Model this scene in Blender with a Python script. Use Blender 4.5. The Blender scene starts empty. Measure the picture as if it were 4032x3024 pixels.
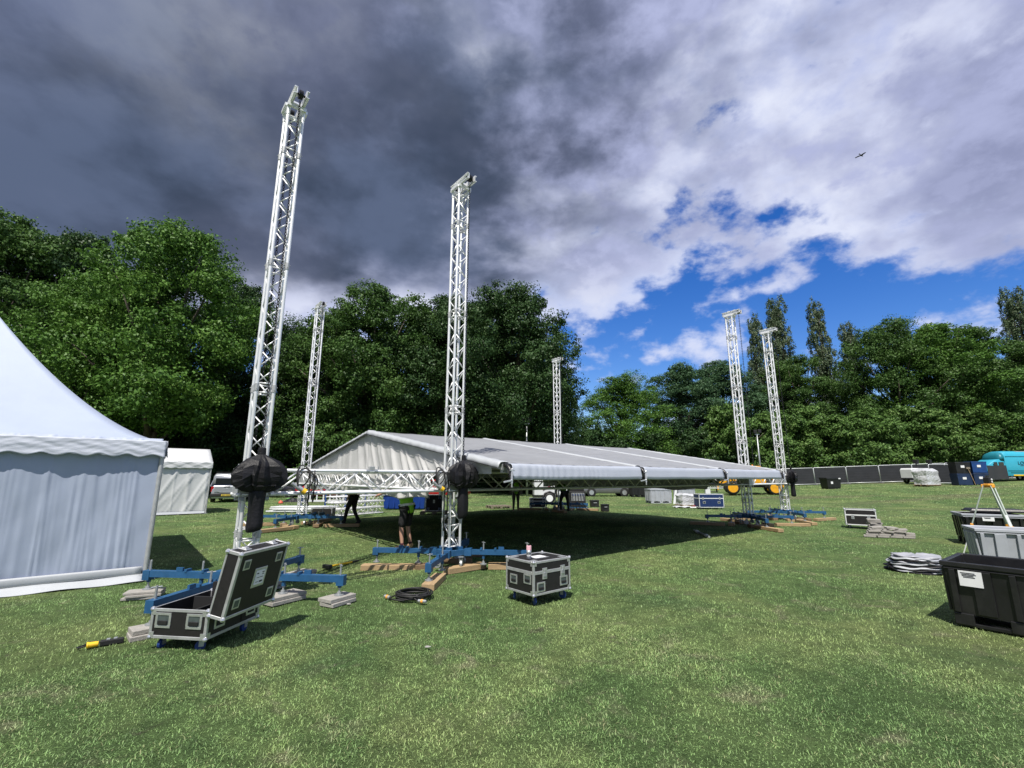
import bpy, bmesh, math, random
import numpy as np
from mathutils import Vector, Matrix, Quaternion, Euler
random.seed(7)
SC = bpy.context.scene
COL = SC.collection
# ------------------------------------------------------------------ camera
FPX, PITCH, ROLL, EYE = 1806.7, 0.1984, 0.003, 1.7      # focal length in px of the 4032 px wide photograph
PW, PH = 4032, 3024
cp, sp, cr, sr = math.cos(PITCH), math.sin(PITCH), math.cos(ROLL), math.sin(ROLL)
cam = bpy.data.cameras.new('camera')
cam.sensor_width = 36; cam.lens = 36*FPX/PW; cam.clip_end = 2000; cam.clip_start = .05
camo = bpy.data.objects.new('camera', cam); COL.objects.link(camo)
_f, _u, _r = Vector((0, cp, sp)), Vector((0, -sp, cp)), Vector((1, 0, 0))
_R, _U = _r*cr+_u*sr, _u*cr-_r*sr
m = Matrix((_R, _U, -_f)).transposed().to_4x4(); m.translation = (0, 0, EYE)
camo.matrix_world = m
SC.camera = camo
# ------------------------------------------------------------------ light
SHAZ, ELEV = math.radians(12), math.radians(60)          # shadows fall this far right of the view direction
sun = bpy.data.lights.new('sun', 'SUN'); sun.energy = 5.0; sun.angle = math.radians(.53); sun.color = (1, .95, .87)
suno = bpy.data.objects.new('sun', sun); COL.objects.link(suno)
sd = Vector((math.sin(SHAZ)*math.cos(ELEV), math.cos(SHAZ)*math.cos(ELEV), -math.sin(ELEV)))
suno.rotation_euler = sd.to_track_quat('-Z', 'Y').to_euler(); suno.location = (-4, -12, 22)
SC.view_settings.view_transform = 'Standard'; SC.view_settings.look = 'None'
SC.view_settings.exposure = .36; SC.view_settings.gamma = 1; SC.view_settings.use_curve_mapping = False
# ------------------------------------------------------------------ sky: Nishita blue behind a broken cloud deck
W = bpy.data.worlds.new('World'); SC.world = W; W.use_nodes = True
nt = W.node_tree; N = nt.nodes; L = nt.links; N.clear()
def nd(t, **kw):
    n = N.new(t)
    for k, v in kw.items(): setattr(n, k, v)
    return n
def inp(n, i, v):
    if isinstance(v, (int, float, tuple)): n.inputs[i].default_value = v
    elif v is not None: L.new(v, n.inputs[i])
def mth(op, a, b=None, c=None, clamp=False):
    n = nd('ShaderNodeMath', operation=op, use_clamp=clamp)
    for i, v in enumerate((a, b, c)): inp(n, i, v)
    return n.outputs[0]
def sstep(x, lo, hi, to0=0., to1=1.):
    n = nd('ShaderNodeMapRange', interpolation_type='SMOOTHSTEP', clamp=True)
    inp(n, 0, x); inp(n, 1, lo); inp(n, 2, hi); inp(n, 3, to0); inp(n, 4, to1)
    return n.outputs[0]
def noise(v, scale, detail=6, rough=.55, dist=0., lac=2.):
    n = nd('ShaderNodeTexNoise'); n.noise_dimensions = '3D'
    inp(n, 'Vector', v); inp(n, 'Scale', scale); inp(n, 'Detail', detail); inp(n, 'Roughness', rough)
    inp(n, 'Distortion', dist); inp(n, 'Lacunarity', lac)
    return n.outputs['Fac']
def mixc(f, a, b):
    n = nd('ShaderNodeMix', data_type='RGBA'); n.clamp_factor = True
    inp(n, 0, f)
    for i, v in ((6, a), (7, b)):
        if isinstance(v, tuple): n.inputs[i].default_value = (*v, 1)
        else: L.new(v, n.inputs[i])
    return n.outputs[2]
sky = nd('ShaderNodeTexSky', sky_type='NISHITA', sun_disc=False, sun_elevation=ELEV, sun_rotation=math.radians(192))
sky.air_density = 1.0; sky.dust_density = .3; sky.ozone_density = 2.2; sky.altitude = 60
hs = nd('ShaderNodeHueSaturation'); inp(hs, 'Saturation', 1.42); inp(hs, 'Hue', .518); inp(hs, 'Value', .150); L.new(sky.outputs[0], hs.inputs['Color'])
tc = nd('ShaderNodeTexCoord'); sx = nd('ShaderNodeSeparateXYZ'); L.new(tc.outputs['Generated'], sx.inputs[0])
dx, dy, dz = sx.outputs
zz = mth('ADD', mth('MAXIMUM', dz, 0.), .10)
X = mth('DIVIDE', dx, zz); Y = mth('DIVIDE', dy, zz)
cv = nd('ShaderNodeCombineXYZ'); L.new(dx, cv.inputs[0]); L.new(dy, cv.inputs[1]); L.new(mth('ADD', mth('MULTIPLY', dz, 1.55), 3.7), cv.inputs[2])
cvs = nd('ShaderNodeCombineXYZ'); L.new(dx, cvs.inputs[0]); L.new(dy, cvs.inputs[1]); L.new(mth('ADD', mth('MULTIPLY', dz, 1.7), 8.1), cvs.inputs[2])
n_big = noise(cv.outputs[0], 3.1, 8, .50, .1)
n_mid = noise(cvs.outputs[0], 6.2, 10, .52, .1)
n_fin = noise(cv.outputs[0], 15., 10, .58, .1)
n_soft = noise(cvs.outputs[0], 2.6, 4, .5, .1)
e = mth('ADD', Y, mth('MULTIPLY', X, .02))               # the deck thins out towards the horizon
lft = sstep(X, .42, -.25)
bias = mth('SUBTRACT', sstep(e, 1.00, 2.05, .25, -.02), sstep(Y, .1, -.6, 0., .20))
bias = mth('ADD', bias, mth('MULTIPLY', mth('MULTIPLY', lft, sstep(e, 2.45, 1.60)), .36))
bias = mth('ADD', bias, sstep(e, 3.2, 4.6, 0., .10))
def amp(n, k): return mth('MULTIPLY', mth('SUBTRACT', n, .5), k)
dens = mth('ADD', mth('ADD', amp(n_big, .80), amp(n_mid, .62)), mth('ADD', amp(n_fin, .34), .5))
dens = mth('ADD', dens, bias)
cover = sstep(dens, .49, .62)
# thick, dark bellies on the left side of the deck; thinner and brighter to the right
wv = mth('ADD', amp(n_mid, 1.3), amp(n_fin, .5))
dl = sstep(mth('ADD', X, wv), .62, -.30)
dl = mth('MULTIPLY', dl, sstep(Y, .35, 1.05, .62, 1.))
dl = mth('MULTIPLY', dl, sstep(mth('ADD', Y, amp(n_mid, .9)), 2.12, 1.55))
dk = mth('MULTIPLY', dl, sstep(n_soft, .3, .6, .80, 1.), clamp=True)
rt = mth('MULTIPLY', sstep(mth('ADD', n_big, amp(n_fin, .35)), .40, .56), sstep(e, 2.1, 1.5, .25, 1.0))
br = mth('ADD', mth('MULTIPLY', sstep(n_mid, .38, .62), .5), mth('MULTIPLY', sstep(n_fin, .38, .62), .5))
white = mixc(br, (.50, .55, .80), (.82, .86, 1.0))
cloud = mixc(rt, white, mixc(br, (.28, .31, .49), (.46, .50, .74)))
dark = mixc(sstep(mth('ADD', mth('MULTIPLY', n_soft, .5), mth('MULTIPLY', n_mid, .5)), .40, .60), (.042, .061, .102), (.108, .143, .235))
cloud = mixc(dk, cloud, dark)
edge = sstep(dens, .56, .76); cloud = mixc(mth('MULTIPLY', mth('SUBTRACT', 1., edge), sstep(e, 1.35, 2.0, .15, .8)), cloud, (.60, .68, .95))
col = mixc(cover, hs.outputs[0], cloud)
bg = nd('ShaderNodeBackground'); L.new(col, bg.inputs[0]); bg.inputs[1].default_value = .78
wo = nd('ShaderNodeOutputWorld'); L.new(bg.outputs[0], wo.inputs[0])

# ------------------------------------------------------------------ pixel -> place
def ray(px, py):
    X_, Y_ = (px-PW/2)/FPX, -(py-PH/2)/FPX
    x, u = X_*cr-Y_*sr, X_*sr+Y_*cr
    return Vector((x, cp-u*sp, sp+u*cp))
def G(px, py, z=0.):                                     # where the ray through a photo pixel meets height z
    r = ray(px, py); t = (z-EYE)/r.z
    return Vector((r.x*t, r.y*t, z))
def D(px, py, depth):                                    # the point of that ray at a known distance forward
    r = ray(px, py); t = depth/r.y
    return Vector((r.x*t, r.y*t, EYE+r.z*t))
AZ = .8771                                               # the stage's long axis
A2, B2 = Vector((math.sin(AZ), math.cos(AZ), 0)), Vector((-math.cos(AZ), math.sin(AZ), 0))
T2 = Vector((-1.1377, 9.0624, 0)); RZ = math.atan2(A2.y, A2.x)
def S(t, q, z=0.): return T2+A2*t+B2*q+Vector((0, 0, z))  # stage coordinates: along the front, to the back, up
def gz(x, y): return .055*min(40., max(0., x*.75+y*.35-26.))

# ------------------------------------------------------------------ mesh helpers
class MB:
    def __init__(s): s.v = []; s.f = []
    def add(s, vs, fs):
        o = len(s.v); s.v += [tuple(p) for p in vs]; s.f += [tuple(i+o for i in f) for f in fs]; return s
    def box(s, c, d, R=None):
        vs = []
        for i in (-.5, .5):
            for j in (-.5, .5):
                for k in (-.5, .5):
                    p = Vector((i*d[0], j*d[1], k*d[2]))
                    if R is not None: p = R @ p
                    vs.append(p+Vector(c))
        return s.add(vs, [(0, 1, 3, 2), (4, 6, 7, 5), (0, 4, 5, 1), (2, 3, 7, 6), (0, 2, 6, 4), (1, 5, 7, 3)])
    def bar(s, a, b, w, h, up=(0, 0, 1)):                 # a box from a to b
        a, b = Vector(a), Vector(b); x = (b-a); l = x.length; x.normalize()
        y = Vector(up).cross(x)
        if y.length < 1e-4: y = Vector((0, 1, 0)).cross(x)
        y.normalize(); z = x.cross(y)
        return s.box((a+b)/2, (l, w, h), Matrix((x, y, z)).transposed())
    def cyl(s, a, b, r, r2=None, n=10, cap=True):
        a, b = Vector(a), Vector(b); r2 = r if r2 is None else r2
        x = (b-a).normalized(); y = Vector((0, 0, 1)).cross(x)
        if y.length < 1e-3: y = Vector((0, 1, 0))
        y.normalize(); z = x.cross(y); vs = []
        for c, q in ((a, r), (b, r2)):
            for i in range(n):
                t = 2*math.pi*i/n; vs.append(c+y*(q*math.cos(t))+z*(q*math.sin(t)))
        fs = [(i, (i+1) % n, n+(i+1) % n, n+i) for i in range(n)]
        if cap: fs += [tuple(range(n))[::-1], tuple(range(n, 2*n))]
        return s.add(vs, fs)
    def tube(s, pts, r, n=8, cap=True, closed=False):
        pts = [Vector(p) for p in pts]; m = len(pts); vs = []; y = None
        rr = r if isinstance(r, (list, tuple)) else [r]*m
        for k, p in enumerate(pts):
            if closed: t = pts[(k+1) % m]-pts[k-1]
            else: t = pts[min(k+1, m-1)]-pts[max(k-1, 0)]
            t.normalize()
            if y is None:
                y = Vector((0, 0, 1)).cross(t)
                if y.length < 1e-3: y = Vector((0, 1, 0)).cross(t)
            y = (y-t*y.dot(t)).normalized(); z = t.cross(y)
            for i in range(n):
                q = 2*math.pi*i/n; vs.append(p+y*(rr[k]*math.cos(q))+z*(rr[k]*math.sin(q)))
        fs = []
        for k in range(m if closed else m-1):
            k2 = (k+1) % m
            for i in range(n): fs.append((k*n+i, k*n+(i+1) % n, k2*n+(i+1) % n, k2*n+i))
        if cap and not closed: fs += [tuple(range(n))[::-1], tuple(range((m-1)*n, m*n))]
        return s.add(vs, fs)
    def grid(s, fn, nu, nv):
        vs = [fn(i/nu, j/nv) for j in range(nv+1) for i in range(nu+1)]
        return s.add(vs, [(j*(nu+1)+i, j*(nu+1)+i+1, (j+1)*(nu+1)+i+1, (j+1)*(nu+1)+i) for j in range(nv) for i in range(nu)])
    def prism(s, poly, d, fn):                            # polygon in 2D swept: fn(u, v, w) places a point, w in (0, d)
        n = len(poly); vs = [fn(u, v, 0) for u, v in poly]+[fn(u, v, d) for u, v in poly]
        return s.add(vs, [tuple(range(n))[::-1], tuple(range(n, 2*n))]+[(i, (i+1) % n, n+(i+1) % n, n+i) for i in range(n)])
    def loft(s, rings, cap=True):
        n = len(rings[0]); vs = [p for r in rings for p in r]
        fs = [(k*n+i, k*n+(i+1) % n, (k+1)*n+(i+1) % n, (k+1)*n+i) for k in range(len(rings)-1) for i in range(n)]
        if cap: fs += [tuple(range(n))[::-1], tuple(range((len(rings)-1)*n, len(rings)*n))]
        return s.add(vs, fs)
    def mesh(s, name, smooth=False):
        me = bpy.data.meshes.new(name); me.from_pydata(s.v, [], s.f)
        bm = bmesh.new(); bm.from_mesh(me); bmesh.ops.recalc_face_normals(bm, faces=bm.faces); bm.to_mesh(me); bm.free()
        if smooth: me.polygons.foreach_set('use_smooth', [True]*len(me.polygons))
        return me
def put(name, me, mat=None, parent=None, loc=None, rot=None, bevel=0, seg=2, solid=0, sub=0, scale=None, mw=None):
    if isinstance(me, MB): me = me.mesh(name)
    o = bpy.data.objects.new(name, me); COL.objects.link(o)
    if mat is not None and not me.materials: me.materials.append(mat)
    if parent is not None: o.parent = parent
    if mw is not None: o.matrix_local = mw
    if loc is not None: o.location = loc
    if rot is not None: o.rotation_euler = rot
    if scale is not None: o.scale = scale
    if solid:
        md = o.modifiers.new('solid', 'SOLIDIFY'); md.thickness = solid; md.offset = 0
    if sub:
        md = o.modifiers.new('sub', 'SUBSURF'); md.levels = md.render_levels = sub
        me.polygons.foreach_set('use_smooth', [True]*len(me.polygons))
    if bevel:
        md = o.modifiers.new('bevel', 'BEVEL'); md.width = bevel; md.segments = seg; md.limit_method = 'ANGLE'; md.angle_limit = .6
    return o
def smooth(o):
    me = o.data; me.polygons.foreach_set('use_smooth', [True]*len(me.polygons)); return o
def tag(o, label, cat, group=None):
    o['label'] = label; o['category'] = cat
    if group: o['group'] = group
    return o
def thing(name, label, cat, loc=(0, 0, 0), rz=0., group=None):
    o = bpy.data.objects.new(name, None); COL.objects.link(o); o.empty_display_size = .2
    o.location = loc; o.rotation_euler = (0, 0, rz)
    return tag(o, label, cat, group)
def copy_tree(o, parent=None):
    c = o.copy(); COL.objects.link(c); c.parent = parent
    for ch in list(o.children): copy_tree(ch, c)
    return c
def struct(o): o['kind'] = 'structure'; return o
def between(a, b):                                        # matrix that lays a unit-long +Z mesh from a to b
    a, b = Vector(a), Vector(b); d = b-a
    q = Vector((0, 0, 1)).rotation_difference(d.normalized())
    return Matrix.Translation(a) @ q.to_matrix().to_4x4() @ Matrix.Diagonal((1, 1, d.length, 1))

# ------------------------------------------------------------------ materials
MATS = {}
def M(name, c, rough=.6, metal=0., var=.12, vs=6., bump=0., bs=40., spec=.5, dirt=0., dirtc=(.12, .10, .07), coat=0., stretch=None, trans=0.):
    if name in MATS: return MATS[name]
    m = bpy.data.materials.new(name); m.use_nodes = True; MATS[name] = m
    t = m.node_tree; n = t.nodes; l = t.links; b = n['Principled BSDF']
    b.inputs['Roughness'].default_value = rough; b.inputs['Metallic'].default_value = metal
    b.inputs['Specular IOR Level'].default_value = spec; b.inputs['Coat Weight'].default_value = coat
    tcn = n.new('ShaderNodeTexCoord'); mp = n.new('ShaderNodeMapping'); l.new(tcn.outputs['Object'], mp.inputs[0])
    if stretch: mp.inputs['Scale'].default_value = stretch
    nz = n.new('ShaderNodeTexNoise'); nz.inputs['Scale'].default_value = vs; nz.inputs['Detail'].default_value = 6; nz.inputs['Roughness'].default_value = .6
    l.new(mp.outputs[0], nz.inputs['Vector'])
    mr = n.new('ShaderNodeMapRange'); l.new(nz.outputs['Fac'], mr.inputs[0]); mr.inputs[1].default_value = .3; mr.inputs[2].default_value = .7
    mx = n.new('ShaderNodeMix'); mx.data_type = 'RGBA'; l.new(mr.outputs[0], mx.inputs[0])
    mx.inputs[6].default_value = (*[x*(1-var) for x in c], 1); mx.inputs[7].default_value = (*[min(1, x*(1+var)) for x in c], 1)
    out = mx.outputs[2]
    if dirt:
        nz2 = n.new('ShaderNodeTexNoise'); nz2.inputs['Scale'].default_value = vs*.37; nz2.inputs['Detail'].default_value = 9; nz2.inputs['Roughness'].default_value = .7
        l.new(mp.outputs[0], nz2.inputs['Vector'])
        m2 = n.new('ShaderNodeMapRange'); l.new(nz2.outputs['Fac'], m2.inputs[0]); m2.inputs[1].default_value = .48; m2.inputs[2].default_value = .72; m2.inputs[4].default_value = dirt
        mx2 = n.new('ShaderNodeMix'); mx2.data_type = 'RGBA'; l.new(m2.outputs[0], mx2.inputs[0]); l.new(out, mx2.inputs[6]); mx2.inputs[7].default_value = (*dirtc, 1)
        out = mx2.outputs[2]
    l.new(out, b.inputs['Base Color'])
    rr = n.new('ShaderNodeMapRange'); l.new(nz.outputs['Fac'], rr.inputs[0]); rr.inputs[3].default_value = max(.05, rough-.12); rr.inputs[4].default_value = min(1, rough+.12)
    l.new(rr.outputs[0], b.inputs['Roughness'])
    if bump:
        nb = n.new('ShaderNodeTexNoise'); nb.inputs['Scale'].default_value = bs; nb.inputs['Detail'].default_value = 5; l.new(mp.outputs[0], nb.inputs['Vector'])
        bp = n.new('ShaderNodeBump'); bp.inputs['Strength'].default_value = bump; bp.inputs['Distance'].default_value = .02; l.new(nb.outputs['Fac'], bp.inputs['Height']); l.new(bp.outputs[0], b.inputs['Normal'])
    if trans:
        tr = n.new('ShaderNodeBsdfTranslucent'); l.new(out, tr.inputs[0]); ms = n.new('ShaderNodeMixShader'); ms.inputs[0].default_value = trans
        l.new(b.outputs[0], ms.inputs[1]); l.new(tr.outputs[0], ms.inputs[2]); l.new(ms.outputs[0], n['Material Output'].inputs[0])
    return m
ALU = M('aluminium', (.80, .81, .82), .40, .30, .05, 5, dirt=.08, dirtc=(.6, .6, .59))
ALUS = M('shade_toned_aluminium', (.40, .40, .39), .5, .3, .1, 9)  # same aluminium, roof shade painted into its colour for the sheltered trusses
ALUD = M('weathered_aluminium', (.45, .46, .46), .5, .45, .14, 9, dirt=.3, dirtc=(.3, .3, .28))
FGALV = M('fence_galvanised', (.66, .68, .70), .45, .3, .1, 10)
GALV = M('galvanised_steel', (.42, .44, .45), .45, .6, .18, 14)
BLUE = M('blue_steel', (.020, .088, .200), .42, 0, .18, 7, dirt=.25, dirtc=(.05, .08, .12))
BLACKP = M('black_plywood_laminate', (.011, .010, .010), .55, 0, .3, 18, .15, 120)
BLACKF = M('black_nylon', (.008, .008, .010), .55, 0, .25, 10, .35, 35, spec=.3)
BLACK = M('black_rubber', (.012, .012, .012), .6, 0, .2, 10)
BPLAST = M('black_plastic', (.012, .012, .013), .38, 0, .3, 5, .08, 20, dirt=.35, dirtc=(.05, .05, .045))
GPLAST = M('grey_plastic', (.36, .38, .42), .5, 0, .08, 5, dirt=.2, dirtc=(.25, .24, .22))
TRIM = M('case_edge_aluminium', (.50, .51, .52), .38, .55, .12, 14)
CHROME = M('zinc_hardware', (.62, .63, .64), .34, .75, .12, 20)
PAPER = M('white_paper', (.72, .73, .74), .7, 0, .05, 8)
INK = M('black_ink', (.02, .02, .025), .7)
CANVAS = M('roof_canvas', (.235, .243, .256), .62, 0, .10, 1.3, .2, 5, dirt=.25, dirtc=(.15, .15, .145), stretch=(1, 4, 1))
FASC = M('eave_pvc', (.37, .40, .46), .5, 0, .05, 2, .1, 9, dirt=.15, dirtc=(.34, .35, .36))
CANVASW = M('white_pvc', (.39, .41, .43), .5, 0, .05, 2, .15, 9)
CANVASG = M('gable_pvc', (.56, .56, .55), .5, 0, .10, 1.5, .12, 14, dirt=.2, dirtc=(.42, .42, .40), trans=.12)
MARQ = M('marquee_pvc', (.345, .395, .50), .55, 0, .04, 1.2, .10, 7)
TENT = M('tent_pvc', (.54, .55, .55), .5, 0, .04, 2, .1, 6)
TIMBER = M('sawn_timber', (.36, .25, .135), .75, 0, .22, 9, .25, 60, dirt=.3, dirtc=(.20, .14, .08), stretch=(.25, 4, 4))
SLAB = M('concrete_slab', (.31, .295, .27), .85, 0, .15, 20, .35, 90, dirt=.3, dirtc=(.2, .19, .16))
YEL = M('yellow_paint', (.75, .36, .012), .4, 0, .1, 8, dirt=.3, dirtc=(.25, .14, .04))
YELP = M('yellow_plastic', (.80, .50, .02), .45, 0, .1, 8)
GLASS = M('dark_glass', (.012, .015, .018), .08, 0, .1, 2, spec=.8)
BLUEP = M('blue_plastic', (.010, .050, .19), .45, 0, .2, 5, dirt=.25, dirtc=(.02, .03, .05))
SKIN = M('skin', (.42, .24, .17), .6, 0, .08, 12)
RUSTW = M('weathered_wood', (.20, .17, .13), .8, 0, .3, 10, .3, 50)
SILVERW = M('stretch_wrap', (.52, .53, .54), .25, .15, .12, 6, .5, 9)
GREYTARP = M('grey_tarpaulin', (.30, .31, .34), .4, 0, .12, 4, .25, 12)
RED = M('red_paint', (.42, .012, .02), .3, 0, .05, 3, coat=.5)
# ================================================================== ground and grass
def grass_mat(name, blade):
    m = bpy.data.materials.new(name); m.use_nodes = True; t = m.node_tree; n = t.nodes; l = t.links; b = n['Principled BSDF']
    ge = n.new('ShaderNodeNewGeometry')
    def nz(scale, det=5, ro=.6, dist=0., off=0.):
        x = n.new('ShaderNodeTexNoise'); x.inputs['Scale'].default_value = scale; x.inputs['Detail'].default_value = det
        x.inputs['Roughness'].default_value = ro; x.inputs['Distortion'].default_value = dist
        mp = n.new('ShaderNodeMapping'); mp.inputs['Location'].default_value = (off, off*1.7, 0); l.new(ge.outputs['Position'], mp.inputs[0]); l.new(mp.outputs[0], x.inputs['Vector'])
        return x.outputs['Fac']
    def rng(f, lo, hi, a=0., c=1.):
        x = n.new('ShaderNodeMapRange'); l.new(f, x.inputs[0]); x.inputs[1].default_value = lo; x.inputs[2].default_value = hi; x.inputs[3].default_value = a; x.inputs[4].default_value = c; return x.outputs[0]
    def mix(f, a, c):
        x = n.new('ShaderNodeMix'); x.data_type = 'RGBA'
        if isinstance(f, float): x.inputs[0].default_value = f
        else: l.new(f, x.inputs[0])
        for i, v in ((6, a), (7, c)):
            if isinstance(v, tuple): x.inputs[i].default_value = (*v, 1)
            else: l.new(v, x.inputs[i])
        return x.outputs[2]
    k = 1.70 if blade else .74
    base = mix(rng(nz(.9, 6), .35, .65), (0.098*k, 0.167*k, 0.057*k), (0.158*k, 0.242*k, 0.086*k))
    base = mix(rng(nz(.33, 6, .62, .5, 5.), .46, .64, 0., .9), base, (0.240*k, 0.297*k, 0.114*k))       # yellower patches
    base = mix(rng(nz(1.9, 6, .65, .6, 11.), .56, .70, 0., .75), base, (0.251*k, 0.249*k, 0.151*k))     # dry thatch
    base = mix(rng(nz(.6, 5, .6, .3, 21.), .58, .70, 0., .6), base, (0.067*k, 0.135*k, 0.054*k))   # lush dark clover
    base = mix(rng(nz(3.3, 6, .7, .8, 31.), .62, .70, 0., .8), base, (0.118*k, 0.103*k, 0.079*k))    # bare soil
    # worn wheel tracks far out in the field
    sep = n.new('ShaderNodeSeparateXYZ'); l.new(ge.outputs['Position'], sep.inputs[0])
    far = rng(sep.outputs[1], 19., 27.); tr = n.new('ShaderNodeMath'); tr.operation = 'MULTIPLY'; l.new(far, tr.inputs[0])
    mp2 = n.new('ShaderNodeMapping'); mp2.inputs['Scale'].default_value = (.11, .40, 1); l.new(ge.outputs['Position'], mp2.inputs[0])
    x = n.new('ShaderNodeTexNoise'); x.inputs['Scale'].default_value = 1.; x.inputs['Detail'].default_value = 6; l.new(mp2.outputs[0], x.inputs['Vector'])
    l.new(rng(x.outputs['Fac'], .52, .68, 0., .6), tr.inputs[1]); base = mix(tr.outputs[0], base, (0.184*k, 0.157*k, 0.108*k))
    base = mix(rng(nz(5., 6, .75, .3, 41.), .42, .64, 0., .50), base, (.040*k, .065*k, .024*k))
    if blade:
        at = n.new('ShaderNodeAttribute'); at.attribute_name = 'rnd'
        hv = n.new('ShaderNodeHueSaturation'); l.new(base, hv.inputs['Color']); l.new(rng(at.outputs['Fac'], 0, 1, .36, 1.72), hv.inputs['Value'])
        base = mix(rng(at.outputs['Fac'], .90, .97, 0., .8), hv.outputs[0], (.36, .33, .18))
    l.new(base, b.inputs['Base Color']); b.inputs['Roughness'].default_value = .55 if blade else .9
    b.inputs['Specular IOR Level'].default_value = .35 if blade else .1
    if blade:
        tl = n.new('ShaderNodeBsdfTranslucent'); l.new(base, tl.inputs[0]); ms = n.new('ShaderNodeMixShader'); ms.inputs[0].default_value = .28
        l.new(b.outputs[0], ms.inputs[1]); l.new(tl.outputs[0], ms.inputs[2]); l.new(ms.outputs[0], n['Material Output'].inputs[0])
    else:
        bp = n.new('ShaderNodeBump'); bp.inputs['Strength'].default_value = 1.; bp.inputs['Distance'].default_value = .05
        l.new(nz(22., 6, .8), bp.inputs['Height']); l.new(bp.outputs[0], b.inputs['Normal'])
    return m
GROUNDM, BLADEM = grass_mat('lawn_soil', False), grass_mat('grass_blade', True)
radii = [0.]+[.6*1.085**k for k in range(90)]
radii = [r for r in radii if r < 700]+[700.]
na = 144; gv = [(0, 0, 0)]; gf = []
def bumpz(x, y): return .018*math.sin(x*1.1+.4*y)*math.sin(y*.83-.2*x)+.010*math.sin(2.7*x+1)*math.sin(2.3*y)
for r in radii[1:]:
    for i in range(na):
        t = 2*math.pi*i/na; x, y = r*math.sin(t), r*math.cos(t)
        gv.append((x, y, gz(x, y)+(bumpz(x, y) if r < 40 else 0)-.012))
for i in range(na): gf.append((0, 1+i, 1+(i+1) % na))
for k in range(len(radii)-2):
    for i in range(na): gf.append((1+k*na+i, 1+(k+1)*na+i, 1+(k+1)*na+(i+1) % na, 1+k*na+(i+1) % na))
me = bpy.data.meshes.new('ground'); me.from_pydata(gv, [], gf); me.validate()
bm = bmesh.new(); bm.from_mesh(me); bmesh.ops.recalc_face_normals(bm, faces=bm.faces)
if sum(f.normal.z for f in bm.faces) < 0: bmesh.ops.reverse_faces(bm, faces=bm.faces)
bm.to_mesh(me); bm.free(); me.polygons.foreach_set('use_smooth', [True]*len(me.polygons))
struct(put('ground', me, GROUNDM))

def mesh_np(name, V, F, attr=None):                       # V (n,3), F (m,k) all faces of one size
    me = bpy.data.meshes.new(name); k = F.shape[1]
    me.vertices.add(len(V)); me.vertices.foreach_set('co', V.astype(np.float32).ravel())
    me.loops.add(F.size); me.loops.foreach_set('vertex_index', F.astype(np.int32).ravel())
    me.polygons.add(len(F)); me.polygons.foreach_set('loop_start', np.arange(len(F), dtype=np.int32)*k)
    me.update(calc_edges=True)
    if attr is not None:
        a = me.attributes.new('rnd', 'FLOAT', 'POINT'); a.data.foreach_set('value', attr.astype(np.float32))
    return me
rng_ = np.random.default_rng(3)
def blades(r0, r1, dens, ln, wd, seg2, half=math.radians(58)):
    n = int(dens*half*(r1*r1-r0*r0)); r = np.sqrt(rng_.uniform(r0*r0, r1*r1, n)); t = rng_.uniform(-half, half, n)
    x, y = r*np.sin(t), r*np.cos(t)
    clump = np.sin(x*7.1+np.sin(y*5.3)*1.7)*np.sin(y*6.3+np.sin(x*4.1)*2.)+.6*np.sin(x*2.3+1)*np.sin(y*1.9+x)
    L_ = ln*rng_.uniform(.45, 1.15, n)*(1+.28*clump); w = wd*rng_.uniform(.6, 1.3, n)
    tall = rng_.random(n) < .012; L_[tall] *= 1.9
    z = .018*np.sin(x*1.1+.4*y)*np.sin(y*.83-.2*x)+.010*np.sin(2.7*x+1)*np.sin(2.3*y)-.014
    if r1 > 22: z = np.where(r < 40, z, -.014)+.055*np.clip(x*.75+y*.35-26., 0, 40)
    az = rng_.uniform(0, 2*np.pi, n); lean = rng_.uniform(.35, 1.42, n)
    d = np.stack([np.cos(az)*np.sin(lean), np.sin(az)*np.sin(lean), np.cos(lean)], 1)
    sd_ = np.stack([-np.sin(az), np.cos(az), np.zeros(n)], 1)*w[:, None]*.5
    P0 = np.stack([x, y, z], 1); droop = np.zeros((n, 3)); droop[:, 2] = -.35*L_*np.sin(lean); droop[:, :2] = d[:, :2]*(.25*L_[:, None])
    rv = np.clip((rng_.random(n)-.5)*(.95 if r1 < 7 else .75)+.5+.05*clump, 0, 1)
    if seg2:
        Pm = P0+d*(L_*.55)[:, None]; Pt = P0+d*L_[:, None]+droop
        V = np.stack([P0-sd_, P0+sd_, Pm+sd_*.8, Pm-sd_*.8, Pt], 1).reshape(-1, 3)
        b = np.arange(n)[:, None]*5
        F = np.concatenate([b+np.array([[0, 1, 2]]), b+np.array([[0, 2, 3]]), b+np.array([[3, 2, 4]])])
        return V, F, np.repeat(rv, 5)
    V = np.stack([P0-sd_, P0+sd_, P0+d*L_[:, None]], 1).reshape(-1, 3)
    return V, np.arange(n*3).reshape(-1, 3), np.repeat(rv, 3)
VS, FS, RS, off = [], [], [], 0
for a in ((.8, 3.2, 12500, .027, .0034, True), (3.2, 6., 5200, .029, .0048, True), (6., 11., 1700, .034, .0072, False), (11., 22., 430, .040, .0120, False), (22., 36., 115, .055, .022, False), (36., 62., 38, .075, .040, False)):
    V, F, R_ = blades(*a); VS.append(V); FS.append(F+off); RS.append(R_); off += len(V)
go = put('grass', mesh_np('grass', np.concatenate(VS), np.concatenate(FS), np.concatenate(RS)), BLADEM)
go['kind'] = 'stuff'; tag(go, 'short mown green grass covering the field', 'grass')

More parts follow.
